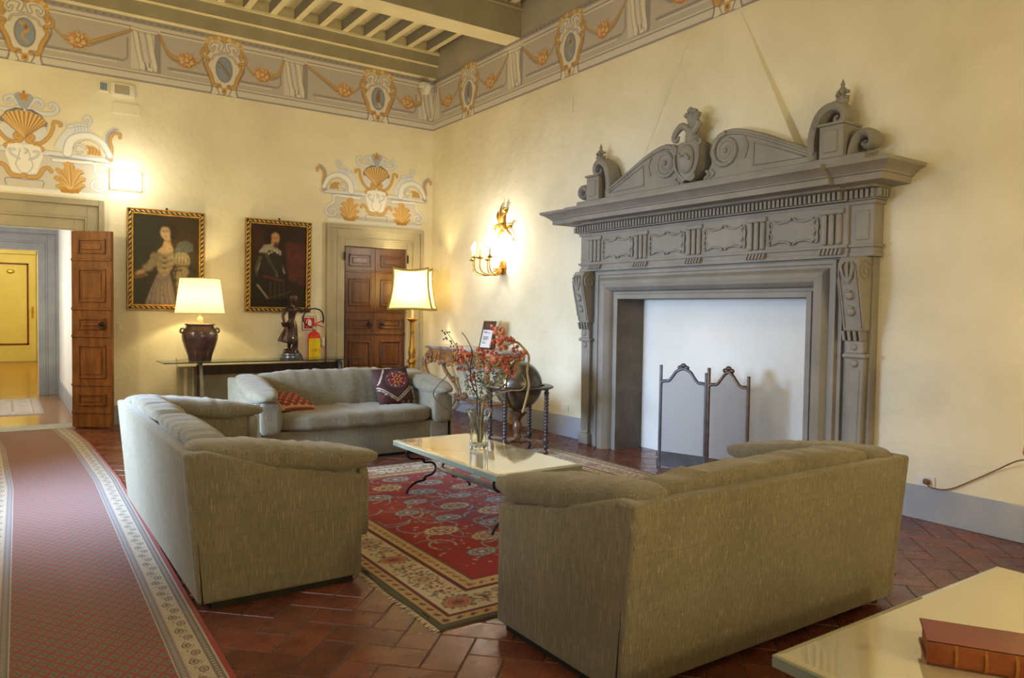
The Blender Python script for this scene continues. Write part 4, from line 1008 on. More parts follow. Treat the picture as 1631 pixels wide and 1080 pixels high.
v = MB(); prof = [(.0, 0), (.055, 0), (.06, .01), (.057, .05), (.055, .10), (.058, .16), (.065, .22), (.082, .275), (.088, .29), (.083, .29), (.077, .275), (.059, .22), (.052, .16), (.048, .10), (.048, .05), (.044, .03), (0, .028)]
prof = [(r_*1.17, z) for r_, z in prof]
t = bmesh.new(); seg = 40; rings = []
for r_, z in prof:
    if r_ == 0: rings.append([t.verts.new((0, 0, z))]); continue
    rings.append([t.verts.new(((r_+.0035*math.sin(10*th+z*22)*(1 if .01 < z else .2))*math.cos(th), (r_+.0035*math.sin(10*th+z*22))*math.sin(th), z)) for th in [2*PI*i/seg for i in range(seg)]])
for a, b_ in zip(rings, rings[1:]):
    for i in range(seg):
        j = (i+1) % seg
        if len(a) == 1: t.faces.new((a[0], b_[j], b_[i]))
        elif len(b_) == 1: t.faces.new((a[i], a[j], b_[0]))
        else: t.faces.new((a[i], a[j], b_[j], b_[i]))
bmesh.ops.recalc_face_normals(t, faces=t.faces[:]); v.add(t)
VX, VY, VZ = -2.53, -5.50, .4325
vo = obj('glass_vase', v, 'glass', smooth=60, loc=(VX, VY, VZ)); tag(vo, 'clear fluted glass vase on the mirrored coffee table', 'vase')
M['twig'] = mat('grey_twig', (120, 106, 92), .8, c2=(70, 54, 44), ns=14); M['darktwig'] = mat('dark_twig', (66, 46, 38), .8, c2=(48, 34, 28), ns=14)
M['petal'] = mat('orange_petal', (200, 108, 74), .7, c2=(176, 82, 54), ns=30); M['petal2'] = mat('pink_petal', (216, 138, 112), .7, c2=(198, 108, 80), ns=30)
M['leaf'] = mat('dusty_green_leaf', (92, 104, 72), .7, c2=(70, 84, 56), ns=20); M['straw'] = mat('straw_ribbon', (178, 158, 112), .8, c2=(150, 130, 90), ns=16)
fa = empty('flower_arrangement', (VX, VY, VZ+.03), label='dried orange flowers and twisted willow twigs in the glass vase', cat='flowers')
# screen-right is (.825,-.565) in plan; branches given as (sideways, depth, height)
def br(pts, r0, r1, m, name='twig'):
    P = [(s*.825+d*.565, -s*.565+d*.825, z) for s, d, z in pts]; q = spline(P, 6); return obj(name, MB().tube(q, lerp_r([r0, r1], len(q)), 6), m, fa)
br([(0, 0, .01), (-.03, 0, .26), (-.12, .02, .30), (-.2, .03, .25), (-.26, .02, .26), (-.33, .0, .33), (-.345, .0, .38), (-.31, 0, .44), (-.26, 0, .49), (-.24, 0, .53)], .006, .003, 'twig')
br([(.01, .01, .01), (0, 0, .3), (-.05, .0, .42), (-.075, .01, .55), (-.06, .0, .68), (-.10, 0, .78), (-.14, 0, .83)], .007, .003, 'darktwig')
br([(-.01, .02, .01), (-.02, .02, .3), (-.03, .02, .44), (-.09, .01, .58), (-.20, 0, .76), (-.26, 0, .84)], .005, .002, 'darktwig')
br([(.02, 0, .01), (.03, 0, .3), (.09, 0, .39), (.17, 0, .43), (.22, 0, .50), (.245, 0, .58), (.26, 0, .68), (.24, 0, .76)], .008, .003, 'twig')
br([(.01, -.01, .01), (.02, .0, .28), (.10, .01, .36), (.21, .0, .40), (.31, 0, .41), (.34, 0, .46), (.315, 0, .52)], .006, .003, 'straw')
br([(.0, -.01, .01), (.0, .0, .3), (.02, .01, .46), (.06, .0, .60), (.11, 0, .80), (.15, 0, .92)], .004, .002, 'twig')
br([(.0, -.01, .01), (-.03, .0, .3), (-.11, .01, .5), (-.15, .0, .62), (-.17, 0, .74)], .004, .002, 'twig')
br([(.2, 0, .74), (.26, 0, .765), (.31, 0, .73), (.36, 0, .66), (.35, 0, .55), (.365, 0, .45), (.35, 0, .36), (.32, 0, .24)], .009, .008, 'straw', 'ribbon')
rnd = random.Random(11)
def blossom(s, d, z, n, r, m):
    b = MB()
    for i in range(n):
        c0 = Vector((s*.825+d*.565, -s*.565+d*.825, z))+Vector([rnd.uniform(-r, r) for _ in range(3)])*1.15
        ax = Vector([rnd.uniform(-1, 1) for _ in range(3)]).normalized(); Q = ax.to_track_quat('Z', 'Y').to_matrix()
        for k in range(5):
            a = 2*PI*k/5; t = bmesh.new(); w_ = .009; L = .018
            pts = [(0, 0, 0), (L*.6, -w_, .004), (L, -w_*.4, .009), (L, w_*.4, .009), (L*.6, w_, .004)]
            vs_ = [t.verts.new(c0+Q @ (Matrix.Rotation(a, 3, 'Z') @ Vector(p))) for p in pts]; t.faces.new(vs_); b.add(t)
        b.ball(c0, .0055, 6)
    o = obj('blossom_cluster', b, m, fa, 0); o['kind'] = 'stuff'
for s, d, z, n, r, m in ((-.13, 0, .60, 16, .045, 'petal'), (-.10, .02, .68, 10, .035, 'petal'), (-.06, .01, .50, 9, .03, 'petal'), (.0, .02, .68, 12, .04, 'petal'), (.13, .02, .82, 26, .05, 'petal2'), (.14, .0, .74, 16, .05, 'petal'), (.08, .0, .66, 14, .045, 'petal2'), (.17, .01, .60, 22, .055, 'petal'), (.23, .0, .56, 14, .04, 'petal'), (.05, -.02, .60, 8, .03, 'petal2'), (.26, .02, .66, 12, .04, 'petal2'), (.22, 0, .76, 10, .04, 'petal'), (.31, 0, .68, 6, .025, 'petal2'), (-.16, .0, .70, 8, .025, 'petal2')): blossom(s, d, z, n, r, m)
for cs_, ce, n in (((-.04, 0, .50), .10, 50), ((.08, 0, .55), .11, 80), ((.28, 0, .66), .06, 20), ((.02, 0, .40), .08, 50)):
    b = MB()
    for i in range(n):
        s, d, z = (cs_[k]+rnd.uniform(-ce, ce) for k in range(3)); c0 = Vector((s*.825+d*.565, -s*.565+d*.825, z)); dr = Vector([rnd.uniform(-1, 1) for _ in range(3)]).normalized()*.035; sd = dr.orthogonal().normalized()*.009
        t = bmesh.new(); t.faces.new([t.verts.new(c0), t.verts.new(c0+dr*.5+sd), t.verts.new(c0+dr), t.verts.new(c0+dr*.5-sd)]); b.add(t)
    o = obj('foliage', b, 'leaf', fa, 0); o['kind'] = 'stuff'
b = MB()
for i in range(60):
    s = rnd.uniform(-.1, .12); z = rnd.uniform(.40, .62); b.ball((s*.825, -s*.565, z), .006, 6)
for i in range(30):
    t_ = i/30; s = -.12-.16*t_+rnd.uniform(-.03, .03); z = .58+.28*t_+rnd.uniform(-.03, .03); b.ball((s*.825, -s*.565, z), .007, 6)
o = obj('berries', b, 'twig', fa); o['kind'] = 'stuff'

M['band'] = mat('gold_tooled_band', (170, 116, 56), .35, .2, c2=(140, 88, 40), ns=40)
M['pages'] = mat('aged_page_edges', (150, 104, 66), .8, c2=(128, 84, 52), ns=(2, 2, 90))
M['leather'] = mat('red_leather_cover', (140, 66, 52), .35, c2=(124, 56, 44), ns=6, spec=.5); M['spine'] = mat('tan_leather_spine', (142, 76, 36), .35, c2=(116, 58, 28), ns=12)
bk = empty('book', (-3.077, -9.285, .4245), R(-57), 'thick red leather book with a ribbed tan spine on the near table', 'book')
b = MB().box(-.225, .225, -.005, .185, .0, .006, bev=.002).box(-.225, .225, -.005, .185, .062, .068, bev=.002); obj('cover', b, 'leather', bk, 0)
b = MB().box(-.217, .217, .0, .175, .006, .062); obj('page_block', b, 'pages', bk, 0)
b = MB().prism([(-.005, .0), (-.017, .012), (-.022, .034), (-.017, .056), (-.005, .068), (.004, .068), (.004, 0)], 'x', -.225, .225); sp = obj('spine', b, 'spine', bk, 30)
for x in (-.15, -.075, 0, .075, .15):
    b = MB().prism([(-.005, .0), (-.020, .012), (-.0265, .034), (-.020, .056), (-.005, .068)], 'x', x-.004, x+.004); obj('raised_band', b, 'band', sp, 30)

# ------------------------------------------------------------------ glass desk with lamp, bronze, extinguisher
dk = empty('glass_desk', (-2.6, -.40, .03), label='long glass topped trestle desk against the back wall', cat='table')
M['edge'] = mat('dark_green_glass_edge', (52, 70, 62), .1, c2=(44, 60, 54), ns=9)
b = MB().box(-1.30, 1.17, -.32, .20, .748, .76); obj('glass_top', b, 'pane', dk, 0); b = MB().box(-1.30, 1.17, -.3225, -.3195, .7475, .7605).box(-1.3025, -1.2995, -.32, .20, .7475, .7605); obj('glass_edge', b, 'edge', dk, 0)
b = MB().box(-.88, 1.0, -.03, .03, .585, .70, bev=.003); obj('wooden_beam', b, 'wood2', dk, 0)
for x in (-.84, .95):
    for s in (-1, 1):
        b = MB().prism([(s*.02, .735), (s*.06, .735), (s*.24, -.03), (s*.20, -.03)], 'x', x-.02, x+.02, bev=.002); obj('leg', b, 'steel', dk, 0)
    b = MB().cyl((x, 0, .735), (x, 0, .7485), .025, 12); obj('glass_support', b, 'steel', dk)
M['cabinet'] = mat('grey_green_panel', (168, 164, 142), .6, c2=(160, 156, 134), ns=4)
rd = empty('radiator_cabinet', (-2.68, -.09, 0), label='low grey-green panelled cabinet against the wall under the glass desk', cat='cabinet')
b = MB().box(-.95, .95, -.07, .085, .12, .70, bev=.004); obj('body', b, 'cabinet', rd, 0); b = MB().box(-.90, .92, -.05, .085, 0, .12); obj('plinth', b, 'wood2', rd, 0)
b = MB().box(-.90, -.86, -.078, -.069, .14, .68).box(-.80, -.78, -.078, -.069, .14, .68); obj('side_strip', b, 'cream', rd, 0)

def jarmat():
    return mat('brown_glazed_stoneware', (96, 74, 82), .22, c2=(66, 46, 46), ns=5, nr=(.35, .65), spec=.6, coat=.4)
M['jar'] = jarmat()
def shademat(name, strength, col=(255, 226, 160)):
    m = mat(name, (240, 228, 190), .9, c2=(236, 222, 184), ns=14); nt = m.node_tree; b = nt.nodes['Principled BSDF']
    b.inputs['Transmission Weight'].default_value = 0
    out = [n for n in nt.nodes if n.type == 'OUTPUT_MATERIAL'][0]
    tr = nt.nodes.new('ShaderNodeBsdfTranslucent'); tr.inputs[0].default_value = lin((255, 240, 205)); mx_ = nt.nodes.new('ShaderNodeMixShader'); mx_.inputs[0].default_value = .35
    nt.links.new(b.outputs[0], mx_.inputs[1]); nt.links.new(tr.outputs[0], mx_.inputs[2]); nt.links.new(mx_.outputs[0], out.inputs[0])
    return m
M['shade'] = shademat('cream_lampshade', 1)
M['bulb'] = mat('glowing_bulb', (255, 240, 210), .5, c2=(255, 240, 210), ns=3, emit=((255, 214, 140), 30))
LX, LY = -3.45, -.46
lp = empty('table_lamp', (LX, LY, .7905), label='table lamp with brown glazed jar base and cream drum shade on the desk', cat='lamp')
b = MB().lathe([(0, 0), (.13, 0), (.135, .02), (.14, .06), (.175, .16), (.205, .26), (.21, .32), (.195, .38), (.165, .415), (.16, .43), (.175, .44), (.175, .455), (.155, .462), (0, .462)], seg=40); obj('jar_base', b, 'jar', lp, 50)
b = MB()
for s in (-1, 1): obj('jar_lug', MB().tube(spline([(s*.185, 0, .40), (s*.215, 0, .395), (s*.225, 0, .36), (s*.20, 0, .345)], 4), .011, 6), 'jar', lp)
pass
b = MB().cyl((0, 0, .46), (0, 0, .66), .012, 10).lathe([(0, .46), (.035, .46), (.035, .52), (.02, .545), (0, .545)], seg=16); obj('lamp_stem', b, 'cream', lp)
obj('bulb', MB().ball((0, 0, .74), .04, 12), 'bulb', lp)
b = MB(); pr = [(.285, .585), (.282, .585), (.228, 1.01), (.225, 1.01), (.2255, 1.01), (.283, .583)]
t = bmesh.new(); A = [[t.verts.new((r_*math.cos(2*PI*i/48), r_*math.sin(2*PI*i/48), z)) for i in range(48)] for r_, z in ((.284, .585), (.228, 1.01))]
for i in range(48): t.faces.new((A[0][i], A[0][(i+1) % 48], A[1][(i+1) % 48], A[1][i]))
b.add(t); sh = obj('lamp_shade', b, 'shade', lp, 60)
b = MB()
for r_, z in ((.284, .587), (.228, 1.008)): obj('shade_trim', MB().tube([(r_*math.cos(2*PI*i/48), r_*math.sin(2*PI*i/48), z) for i in range(48)], .005, 6, closed=True), 'cream', sh)
b = MB().tube(spline([(-.12, .10, .02), (-.19, .16, .01), (-.24, .2, .004), (-.22, .27, .02), (-.2, .36, -.1), (-.21, .37, -.4)], 5), .004, 6); obj('lamp_cord', b, 'cream', lp)
point('table_lamp_light', (LX, LY, 1.55), 50, (1, .80, .38), .05)

M['bronze'] = mat('dark_bronze', (88, 70, 66), .32, .75, c2=(54, 40, 38), ns=9, coat=.2)
M['pewter'] = mat('blue_grey_metal', (112, 116, 132), .28, .8, c2=(90, 94, 110), ns=12)
st = empty('bronze_statuette', (-2.32, -.48, .7905), label='dark bronze statuette of a standing girl with a basket on the desk', cat='statue')
b = MB().lathe([(0, 0), (.15, 0), (.152, .012), (.14, .02), (.138, .045), (.125, .055), (.12, .075), (.10, .085), (0, .09)], seg=32); obj('round_base', b, 'pewter', st)
def skin(name, verts, edges, parent, m, sub=2):
    me = bpy.data.meshes.new(name); me.from_pydata([v_[:3] for v_ in verts], edges, []); o = bpy.data.objects.new(name, me); COL.objects.link(o); o.parent = parent
    me.materials.append(M[m]); md = o.modifiers.new('skin', 'SKIN'); md.use_smooth_shade = True
    L = me.skin_vertices[0].data if me.skin_vertices else None
    for i, v_ in enumerate(verts):
        L[i].radius = (v_[3], v_[4] if len(v_) > 4 else v_[3]); L[i].use_root = (i == 0)
    s_ = o.modifiers.new('sub', 'SUBSURF'); s_.levels = sub; s_.render_levels = sub
    return o
V = [(0, 0, .44, .052, .045), (0, 0, .54, .044, .036), (.005, 0, .62, .060, .042), (.01, 0, .67, .045, .035), (.012, 0, .705, .022), (.02, -.01, .75, .034, .036), (.02, -.01, .79, .046, .048), (.02, -.008, .835, .034, .036),
     (-.075, 0, .655, .028), (-.125, -.02, .56, .022), (-.115, -.06, .47, .017), (-.09, -.085, .46, .014),
     (.085, 0, .655, .028), (.11, -.05, .62, .022), (.145, -.10, .66, .016), (.185, -.11, .665, .012),
     (-.03, 0, .38, .045), (-.035, -.01, .22, .030), (-.03, .01, .125, .020), (-.035, -.03, .095, .017), (-.04, -.06, .092, .013),
     (.035, -.005, .38, .045), (.05, -.03, .23, .030), (.055, -.03, .13, .020), (.06, -.055, .097, .017), (.065, -.085, .093, .013)]
Ed = [(0, 1), (1, 2), (2, 3), (3, 4), (4, 5), (5, 6), (6, 7), (2, 8), (8, 9), (9, 10), (10, 11), (2, 12), (12, 13), (13, 14), (14, 15), (0, 16), (16, 17), (17, 18), (18, 19), (19, 20), (0, 21), (21, 22), (22, 23), (23, 24), (24, 25)]
skin('figure', V, Ed, st, 'bronze')
# face, blown skirt, headscarf
obj('nose', MB().ball((.02, -.052, .775), (.008, .012, .012), 8), 'bronze', st); obj('mouth', MB().ball((.02, -.05, .757), (.012, .005, .004), 8), 'bronze', st)
for s in (-1, 1): obj('eye', MB().ball((.02+s*.016, -.048, .79), (.007, .005, .005), 8), 'bronze', st); obj('ear', MB().ball((.02+s*.043, -.005, .775), (.006, .01, .014), 8), 'bronze', st)
t = bmesh.new(); rings = []
for k, (z, r_, ox) in enumerate(((.50, .052, 0), (.44, .068, 0), (.37, .085, -.012), (.30, .098, -.03), (.24, .105, -.045), (.205, .100, -.05), (.21, .085, -.05))):
    rings.append([t.verts.new((ox+(r_+.010*k/3*math.sin(7*a+z*9))*math.cos(a)*(1.15 if math.cos(a) < 0 else 1), (r_*.85+.010*k/3*math.sin(7*a+z*9))*math.sin(a), z-.03*(math.cos(a))*(k/6))) for a in [2*PI*i/36 for i in range(36)]])
for a, b_ in zip(rings, rings[1:]):
    for i in range(36): t.faces.new((a[i], b_[i], b_[(i+1) % 36], a[(i+1) % 36]))
b = MB(); b.add(t); obj('skirt', b, 'bronze', st, 60)
b = MB(); b.ball((.02, .005, .805), (.056, .055, .045), 16); b.tube(spline([(.02, .04, .79), (.03, .06, .74), (.0, .055, .66)], 4), [.03, .03, .028, .026, .024, .02, .016, .012, .008], 8); obj('headscarf', b, 'bronze', st)
b = MB(); b.lathe([(0, 0), (.05, 0), (.068, .05), (.07, .06), (.055, .055), (0, .04)], (-.10, -.10, .42), 16); obj('basket', b, 'bronze', st); b = MB(); b.ball((.185, -.09, .655), (.016, .04, .014), 8); b.tube(spline([(.10, -.02, .66), (.16, -.02, .64), (.20, -.05, .62)], 4), .012, 6); obj('bird', b, 'bronze', st)
b = MB(); b.tube(spline([(.02, .04, .09), (.045, .03, .17), (.07, .02, .25)], 4), [.04, .036, .03, .026, .022, .02, .018, .016, .012], 8); b.ball((-.05, .05, .10), (.05, .04, .035), 10); obj('rock_support', b, 'bronze', st)

M['red'] = mat('red_enamel', (206, 50, 30), .25, c2=(196, 44, 26), ns=6); M['yellow'] = mat('yellow_label', (232, 206, 24), .45, c2=(226, 198, 20), ns=6); M['black'] = mat('black_rubber', (34, 34, 34), .5, c2=(28, 28, 28), ns=9)
M['signred'] = mat('red_sign_print', (206, 36, 32), .5, c2=(200, 32, 30), ns=6)
ex = empty('fire_extinguisher', (-1.88, -.095, .735), label='red fire extinguisher with yellow label hanging on the wall above the desk', cat='fire extinguisher')
b = MB().lathe([(0, 0), (.075, 0), (.084, .015), (.084, .33), (.075, .37), (.05, .395), (.022, .405), (.022, .43), (0, .43)], seg=28); cy_ = obj('cylinder', b, 'red', ex, 50)
t = bmesh.new(); n = 16; A = [[t.verts.new((.0855*math.cos(a), .0855*math.sin(a), z)) for a in [R(-165)+R(150)*i/n for i in range(n+1)]] for z in (.03, .31)]
for i in range(n): t.faces.new((A[0][i], A[0][i+1], A[1][i+1], A[1][i]))
b = MB(); b.add(t); lb = obj('label', b, 'yellow', cy_, 60)
def text(body, size, loc, rot, m, parent, name='lettering'):
    cu = bpy.data.curves.new(name, 'FONT'); cu.body = body; cu.size = size; cu.align_x = 'CENTER'; cu.extrude = .0004; cu.materials.append(M[m])
    o = bpy.data.objects.new(name, cu); COL.objects.link(o); o.parent = parent; o.location = loc; o.rotation_euler = rot
    bpy.context.view_layer.update(); me = bpy.data.meshes.new_from_object(o.evaluated_get(bpy.context.evaluated_depsgraph_get())); me.materials.clear(); me.materials.append(M[m])
    q = bpy.data.objects.new(name, me); COL.objects.link(q); q.parent = parent; q.location = loc; q.rotation_euler = rot; bpy.data.objects.remove(o); return q
text('A B C', .05, (-.01, -.0875, .13), (R(90), 0, 0), 'signred', lb)
b = MB().lathe([(0, .43), (.03, .43), (.03, .455), (.018, .475), (0, .475)], seg=14).box(-.05, .0, -.012, .012, .455, .475, bev=.003); obj('valve', b, 'steel', ex)
b = MB().tube(spline([(-.01, 0, .47), (.04, 0, .495), (.10, 0, .48), (.13, 0, .46)], 4), .008, 6).tube(spline([(.0, 0, .50), (.06, 0, .53), (.12, 0, .55), (.13, 0, .54)], 4), .008, 6); obj('handle', b, 'red', ex)
b = MB().tube(spline([(-.04, -.01, .465), (-.11, -.03, .49), (-.17, -.04, .57), (-.13, -.04, .68), (-.02, -.04, .72), (.08, -.04, .69), (.12, -.03, .60), (.12, -.02, .52)], 6), .010, 8); obj('hose', b, 'black', ex)
b = MB().box(-.06, .06, .082, .112, .2, .3).box(.08, .10, -.0, .112, .24, .27); obj('wall_bracket', b, 'steel', ex, 0)
sg = empty('extinguisher_sign', (-1.92, 0, 1.25), label='small red and white fire extinguisher sign on the wall behind the extinguisher', cat='sign')
b = MB().box(-.10, .10, -.006, -.0005, -.10, .10); obj('dark_border', b, 'black', sg, 0); b = MB().box(-.092, .092, -.008, -.005, -.092, .092); obj('white_field', b, 'paper', sg, 0)
b = MB().box(-.075, .075, -.010, -.007, -.075, .078); rf = obj('red_field', b, 'signred', sg, 0)
b = MB().prism([(-.018, -.055), (.03, -.055), (.03, .03), (.018, .05), (-.006, .05), (-.018, .03)], 'y', -.012, -.009).tube([(-.03, -.011, -.05), (-.045, -.011, 0), (-.03, -.011, .045), (0, -.011, .062)], .005, 4); obj('pictogram', b, 'paper', rf, 0)
o = obj('cable_clip', MB().box(-1.75, -1.71, -.05, -.0005, .93, 1.06, bev=.004).box(-1.77, -1.75, -.03, -.0005, .95, .99).box(-1.77, -1.75, -.03, -.0005, 1.01, 1.04), 'white_paint', smooth=0); tag(o, 'small pale wall box to the right of the fire extinguisher', 'wall fitting')

# ------------------------------------------------------------------ framed portraits (plain generic sitters)
M['canvas'] = mat('oil_paint', (60, 50, 34), .35, attr=True, spec=.4)
def portrait(kind):
    W_, H_ = .78, 1.10; c = Canvas(W_, H_, .006, (44, 38, 26) if kind == 0 else (46, 26, 18)); rnd = random.Random(kind)
    if kind == 0:
        for i in range(60): c.ell(rnd.uniform(.35, .78), rnd.uniform(.5, 1.1), rnd.uniform(.05, .13), rnd.uniform(.05, .13), (58+rnd.randint(-8, 22), 50+rnd.randint(-8, 10), 26), soft=.08)
        for i in range(40): c.ell(rnd.uniform(0, .35), rnd.uniform(.4, 1.1), .09, .1, (40, 42, 30), soft=.08)
        c.poly([(.0, 0), (.06, .18), (.2, .44), (.3, .52), (.34, .62), (.5, .62), (.64, .6), (.74, .42), (.78, .3), (.78, 0)], (40, 32, 26))
        c.poly([(.14, 0), (.21, .2), (.29, .40), (.43, .40), (.47, .2), (.50, 0)], (126, 114, 118))
        for i in range(16): x = .17+i*.02; c.line([(x, .0), (.22+i*.013, .2), (.30+i*.008, .38)], .009, ((160, 148, 146), (96, 84, 88), (140, 126, 124))[i % 3], .004)
        c.poly([(.30, .40), (.265, .52), (.28, .64), (.33, .66), (.46, .67), (.49, .55), (.44, .42), (.36, .34)], (160, 144, 112))
        for i in range(6): c.line([(.28, .44+i*.036), (.36, .42+i*.036), (.46, .455+i*.036)], .007, (112, 96, 70) if i % 2 else (188, 172, 138))
        for v_ in (.46, .52, .58): c.ell(.365, v_, .022, .010, (70, 52, 40), soft=.012)
        for (x, y, a_, b_) in ((.255, .585, .05, .06), (.225, .51, .055, .05), (.175, .455, .06, .045), (.56, .61, .08, .085), (.57, .53, .09, .07), (.58, .42, .07, .06), (.56, .355, .06, .055), (.545, .27, .04, .05)): c.ell(x, y, a_, b_, (150, 134, 104), soft=.03)
        for i in range(9): x = .515+i*.015; c.curve([(x, .66-abs(i-4)*.008), (x+.010*(i-4)*.5, .57), (x-.006, .48)], .008, ((192, 178, 148), (96, 80, 58))[i % 2], .005); c.curve([(x-.02, .455), (x-.025+.004*(i-4), .40), (x-.04, .33)], .007, ((186, 170, 140), (100, 84, 62))[i % 2], .004)
        for i in range(6): c.curve([(.225+i*.012, .62), (.20+i*.015, .53), (.15+i*.014, .46)], .006, ((186, 172, 142), (104, 88, 66))[i % 2])
        c.line([(.52, .485), (.68, .50)], .014, (60, 48, 36)); c.line([(.50, .50), (.44, .42), (.56, .44)], .02, (66, 52, 38))
        c.poly([(.47, .66), (.52, .78), (.62, .82), (.70, .76), (.70, .68), (.58, .66)], (96, 100, 92))
        for i in range(7): c.line([(.49, .67), (.53+i*.027, .80-i*.012)], .006, (128, 130, 118) if i % 2 else (80, 84, 78))
        c.poly([(.28, .66), (.34, .72), (.365, .80), (.365, .86), (.43, .86), (.435, .79), (.47, .68), (.40, .645), (.33, .64)], (204, 170, 128))
        c.ell(.405, .95, .105, .085, (46, 32, 22), soft=.02); c.ell(.47, .90, .055, .085, (46, 32, 22), soft=.02); c.ell(.32, .90, .03, .06, (50, 36, 24), soft=.02)
        c.ell(.375, .895, .056, .078, (206, 172, 132), .08, soft=.012); c.ell(.36, .875, .03, .04, (216, 184, 146), soft=.02)
        c.ell(.352, .905, .012, .006, (84, 60, 44)); c.ell(.397, .908, .012, .006, (84, 60, 44)); c.line([(.340, .920), (.362, .922)], .005, (110, 80, 58)); c.line([(.388, .922), (.410, .922)], .005, (110, 80, 58))
        c.line([(.374, .90), (.368, .872), (.378, .868)], .006, (176, 134, 98)); c.line([(.360, .850), (.388, .850)], .009, (170, 92, 74)); c.ell(.365, .985, .07, .02, (50, 36, 24), soft=.015)
        c.curve([(.36, .80), (.40, .785), (.44, .80)], .006, (112, 86, 56))
        c.ell(.09, .395, .06, .028, (190, 154, 112), .35, soft=.015); c.curve([(.0, .33), (.08, .35), (.16, .37)], .04, (118, 88, 52))
        c.ell(.54, .185, .028, .05, (196, 158, 116), soft=.012)
        for i in range(4): c.line([(.525+i*.011, .15), (.512+i*.014, .095)], .012, (192, 152, 110), .008)
    else:
        for i in range(70): c.ell(rnd.uniform(0, .78), rnd.uniform(.3, 1.1), rnd.uniform(.04, .12), rnd.uniform(.05, .12), (52+rnd.randint(-10, 22), 30+rnd.randint(-6, 8), 20), soft=.08)
        for i in range(40): c.ell(rnd.uniform(.52, .76), rnd.uniform(.35, .85), .05, .06, (96+rnd.randint(-20, 16), 44, 34), soft=.05)
        c.poly([(.06, 0), (.04, .3), (.08, .6), (.18, .76), (.38, .76), (.48, .64), (.52, .4), (.5, 0)], (34, 28, 24))
        for p, q, w_ in (((.13, .60), (.08, .44), .02), ((.2, .66), (.36, .42), .026), ((.22, .56), (.32, .46), .012), ((.1, .3), (.24, .12), .012), ((.42, .6), (.46, .46), .012)): c.line([p, q], w_, (168, 156, 130), .006); c.line([(p[0]+.012, p[1]), (q[0]+.012, q[1])], .006, (220, 210, 186))
        c.line([(.18, .42), (.46, .36)], .03, (110, 50, 36)); c.line([(.24, .12), (.56, .22)], .012, (110, 80, 56))
        for x in (.28, .34, .40, .46): c.line([(x, .34), (x, .12)], .018, (84, 68, 46), .01)
        c.ell(.30, .60, .16, .18, (46, 40, 36), soft=.05); c.curve([(.14, .66), (.09, .52), (.10, .42)], .05, (92, 82, 68), .02); c.curve([(.22, .70), (.30, .56), (.38, .44)], .05, (84, 76, 64), .02)
        c.poly([(.13, .75), (.19, .83), (.30, .85), (.43, .75), (.39, .73), (.28, .77), (.18, .72)], (176, 170, 148))
        for i in range(8): c.ell(.14+i*.038, .74+.02*math.sin(i*1.6), .014, .014, (206, 200, 178))
        c.ell(.31, .96, .095, .10, (34, 24, 18)); c.ell(.335, .92, .06, .085, (208, 156, 112), -.1); c.ell(.24, .92, .05, .08, (34, 24, 18)); c.ell(.345, .83, .03, .035, (92, 58, 36)); c.line([(.32, .87), (.38, .87)], .010, (92, 58, 36))
        c.ell(.32, .93, .010, .006, (56, 36, 26)); c.ell(.37, .93, .010, .006, (56, 36, 26)); c.line([(.35, .92), (.36, .89)], .006, (180, 120, 84))
    A_ = c.a
    for _ in range(2):
        for ax in (0, 1): A_ = (np.roll(A_, 1, ax)+2*A_+np.roll(A_, -1, ax))/4
    rs = np.random.RandomState(kind+1); N_ = rs.rand(*A_.shape[:2])[..., None]
    for _ in range(3):
        for ax in (0, 1): N_ = (np.roll(N_, 1, ax)+N_+np.roll(N_, -1, ax))/3
    c.a = (A_*(.62+(N_-.5)*.9)).clip(0, 1).astype(np.float32)
    return c
def picture(xc, zc, kind, label):
    r = empty('framed_portrait', (xc, -.004, zc-.62), label=label, cat='painting', group=None)
    r.rotation_euler.x = R(1.6)
    w_, h_ = .445, 1.24
    b = MB()
    for a, c_, z0, z1 in ((-w_, -w_+.058, 0, h_), (w_-.058, w_, 0, h_), (-w_, w_, 0, .058), (-w_, w_, h_-.058, h_)): b.box(a, c_, -.030, .0, z0, z1, bev=.004)
    fr = obj('frame', b, 'darkframe', r, 0)
    b = MB()
    for e0, e1, d in ((0, .014, .038), (.048, .068, .034)):
        b.box(-w_+e0, -w_+e1, -d, -.004, e0, h_-e0, bev=.003).box(w_-e1, w_-e0, -d, -.004, e0, h_-e0, bev=.003).box(-w_+e0, w_-e0, -d, -.004, e0, e1, bev=.003).box(-w_+e0, w_-e0, -d, -.004, h_-e1, h_-e0, bev=.003)
    obj('gilt_fillet', b, 'giltframe', fr, 0)
    b = MB(); q = .031
    for i in range(20):
        z = q+(h_-2*q)*(i+.5)/20
        for s in (-1, 1): b.ball((0, 0, 0), (.010, .008, .027), 8, T=Matrix.Translation((s*(w_-q), -.033, z)) @ Matrix.Rotation(R(28*1), 4, 'Y'))
    for i in range(14):
        x = -w_+q+(2*w_-2*q)*(i+.5)/14
        for zz in (q, h_-q): b.ball((0, 0, 0), (.027, .008, .010), 8, T=Matrix.Translation((x, -.033, zz)) @ Matrix.Rotation(R(24), 4, 'Y'))
    obj('rope_moulding', b, 'giltrope', fr)
    b = MB().box(-.012, .012, -.02, .0, h_, h_+.03, bev=.004); obj('hanging_ring', b, 'darkframe', fr, 0)
    c = portrait(kind); o = c.mesh('painted_canvas', lambda u, v: ((u-.39), u*0-.014, v*(1.108/1.10)+.062), 'canvas', r)
M['giltrope'] = mat('pale_gilt', (206, 186, 136), .45, .1, c2=(176, 150, 98), ns=30)
picture(-3.755, 2.03, 0, 'framed portrait of a dark haired woman in a pale dress with full sleeves')
picture(-2.355, 2.02, 1, 'framed portrait of a bearded man in dark clothes with a lace collar')

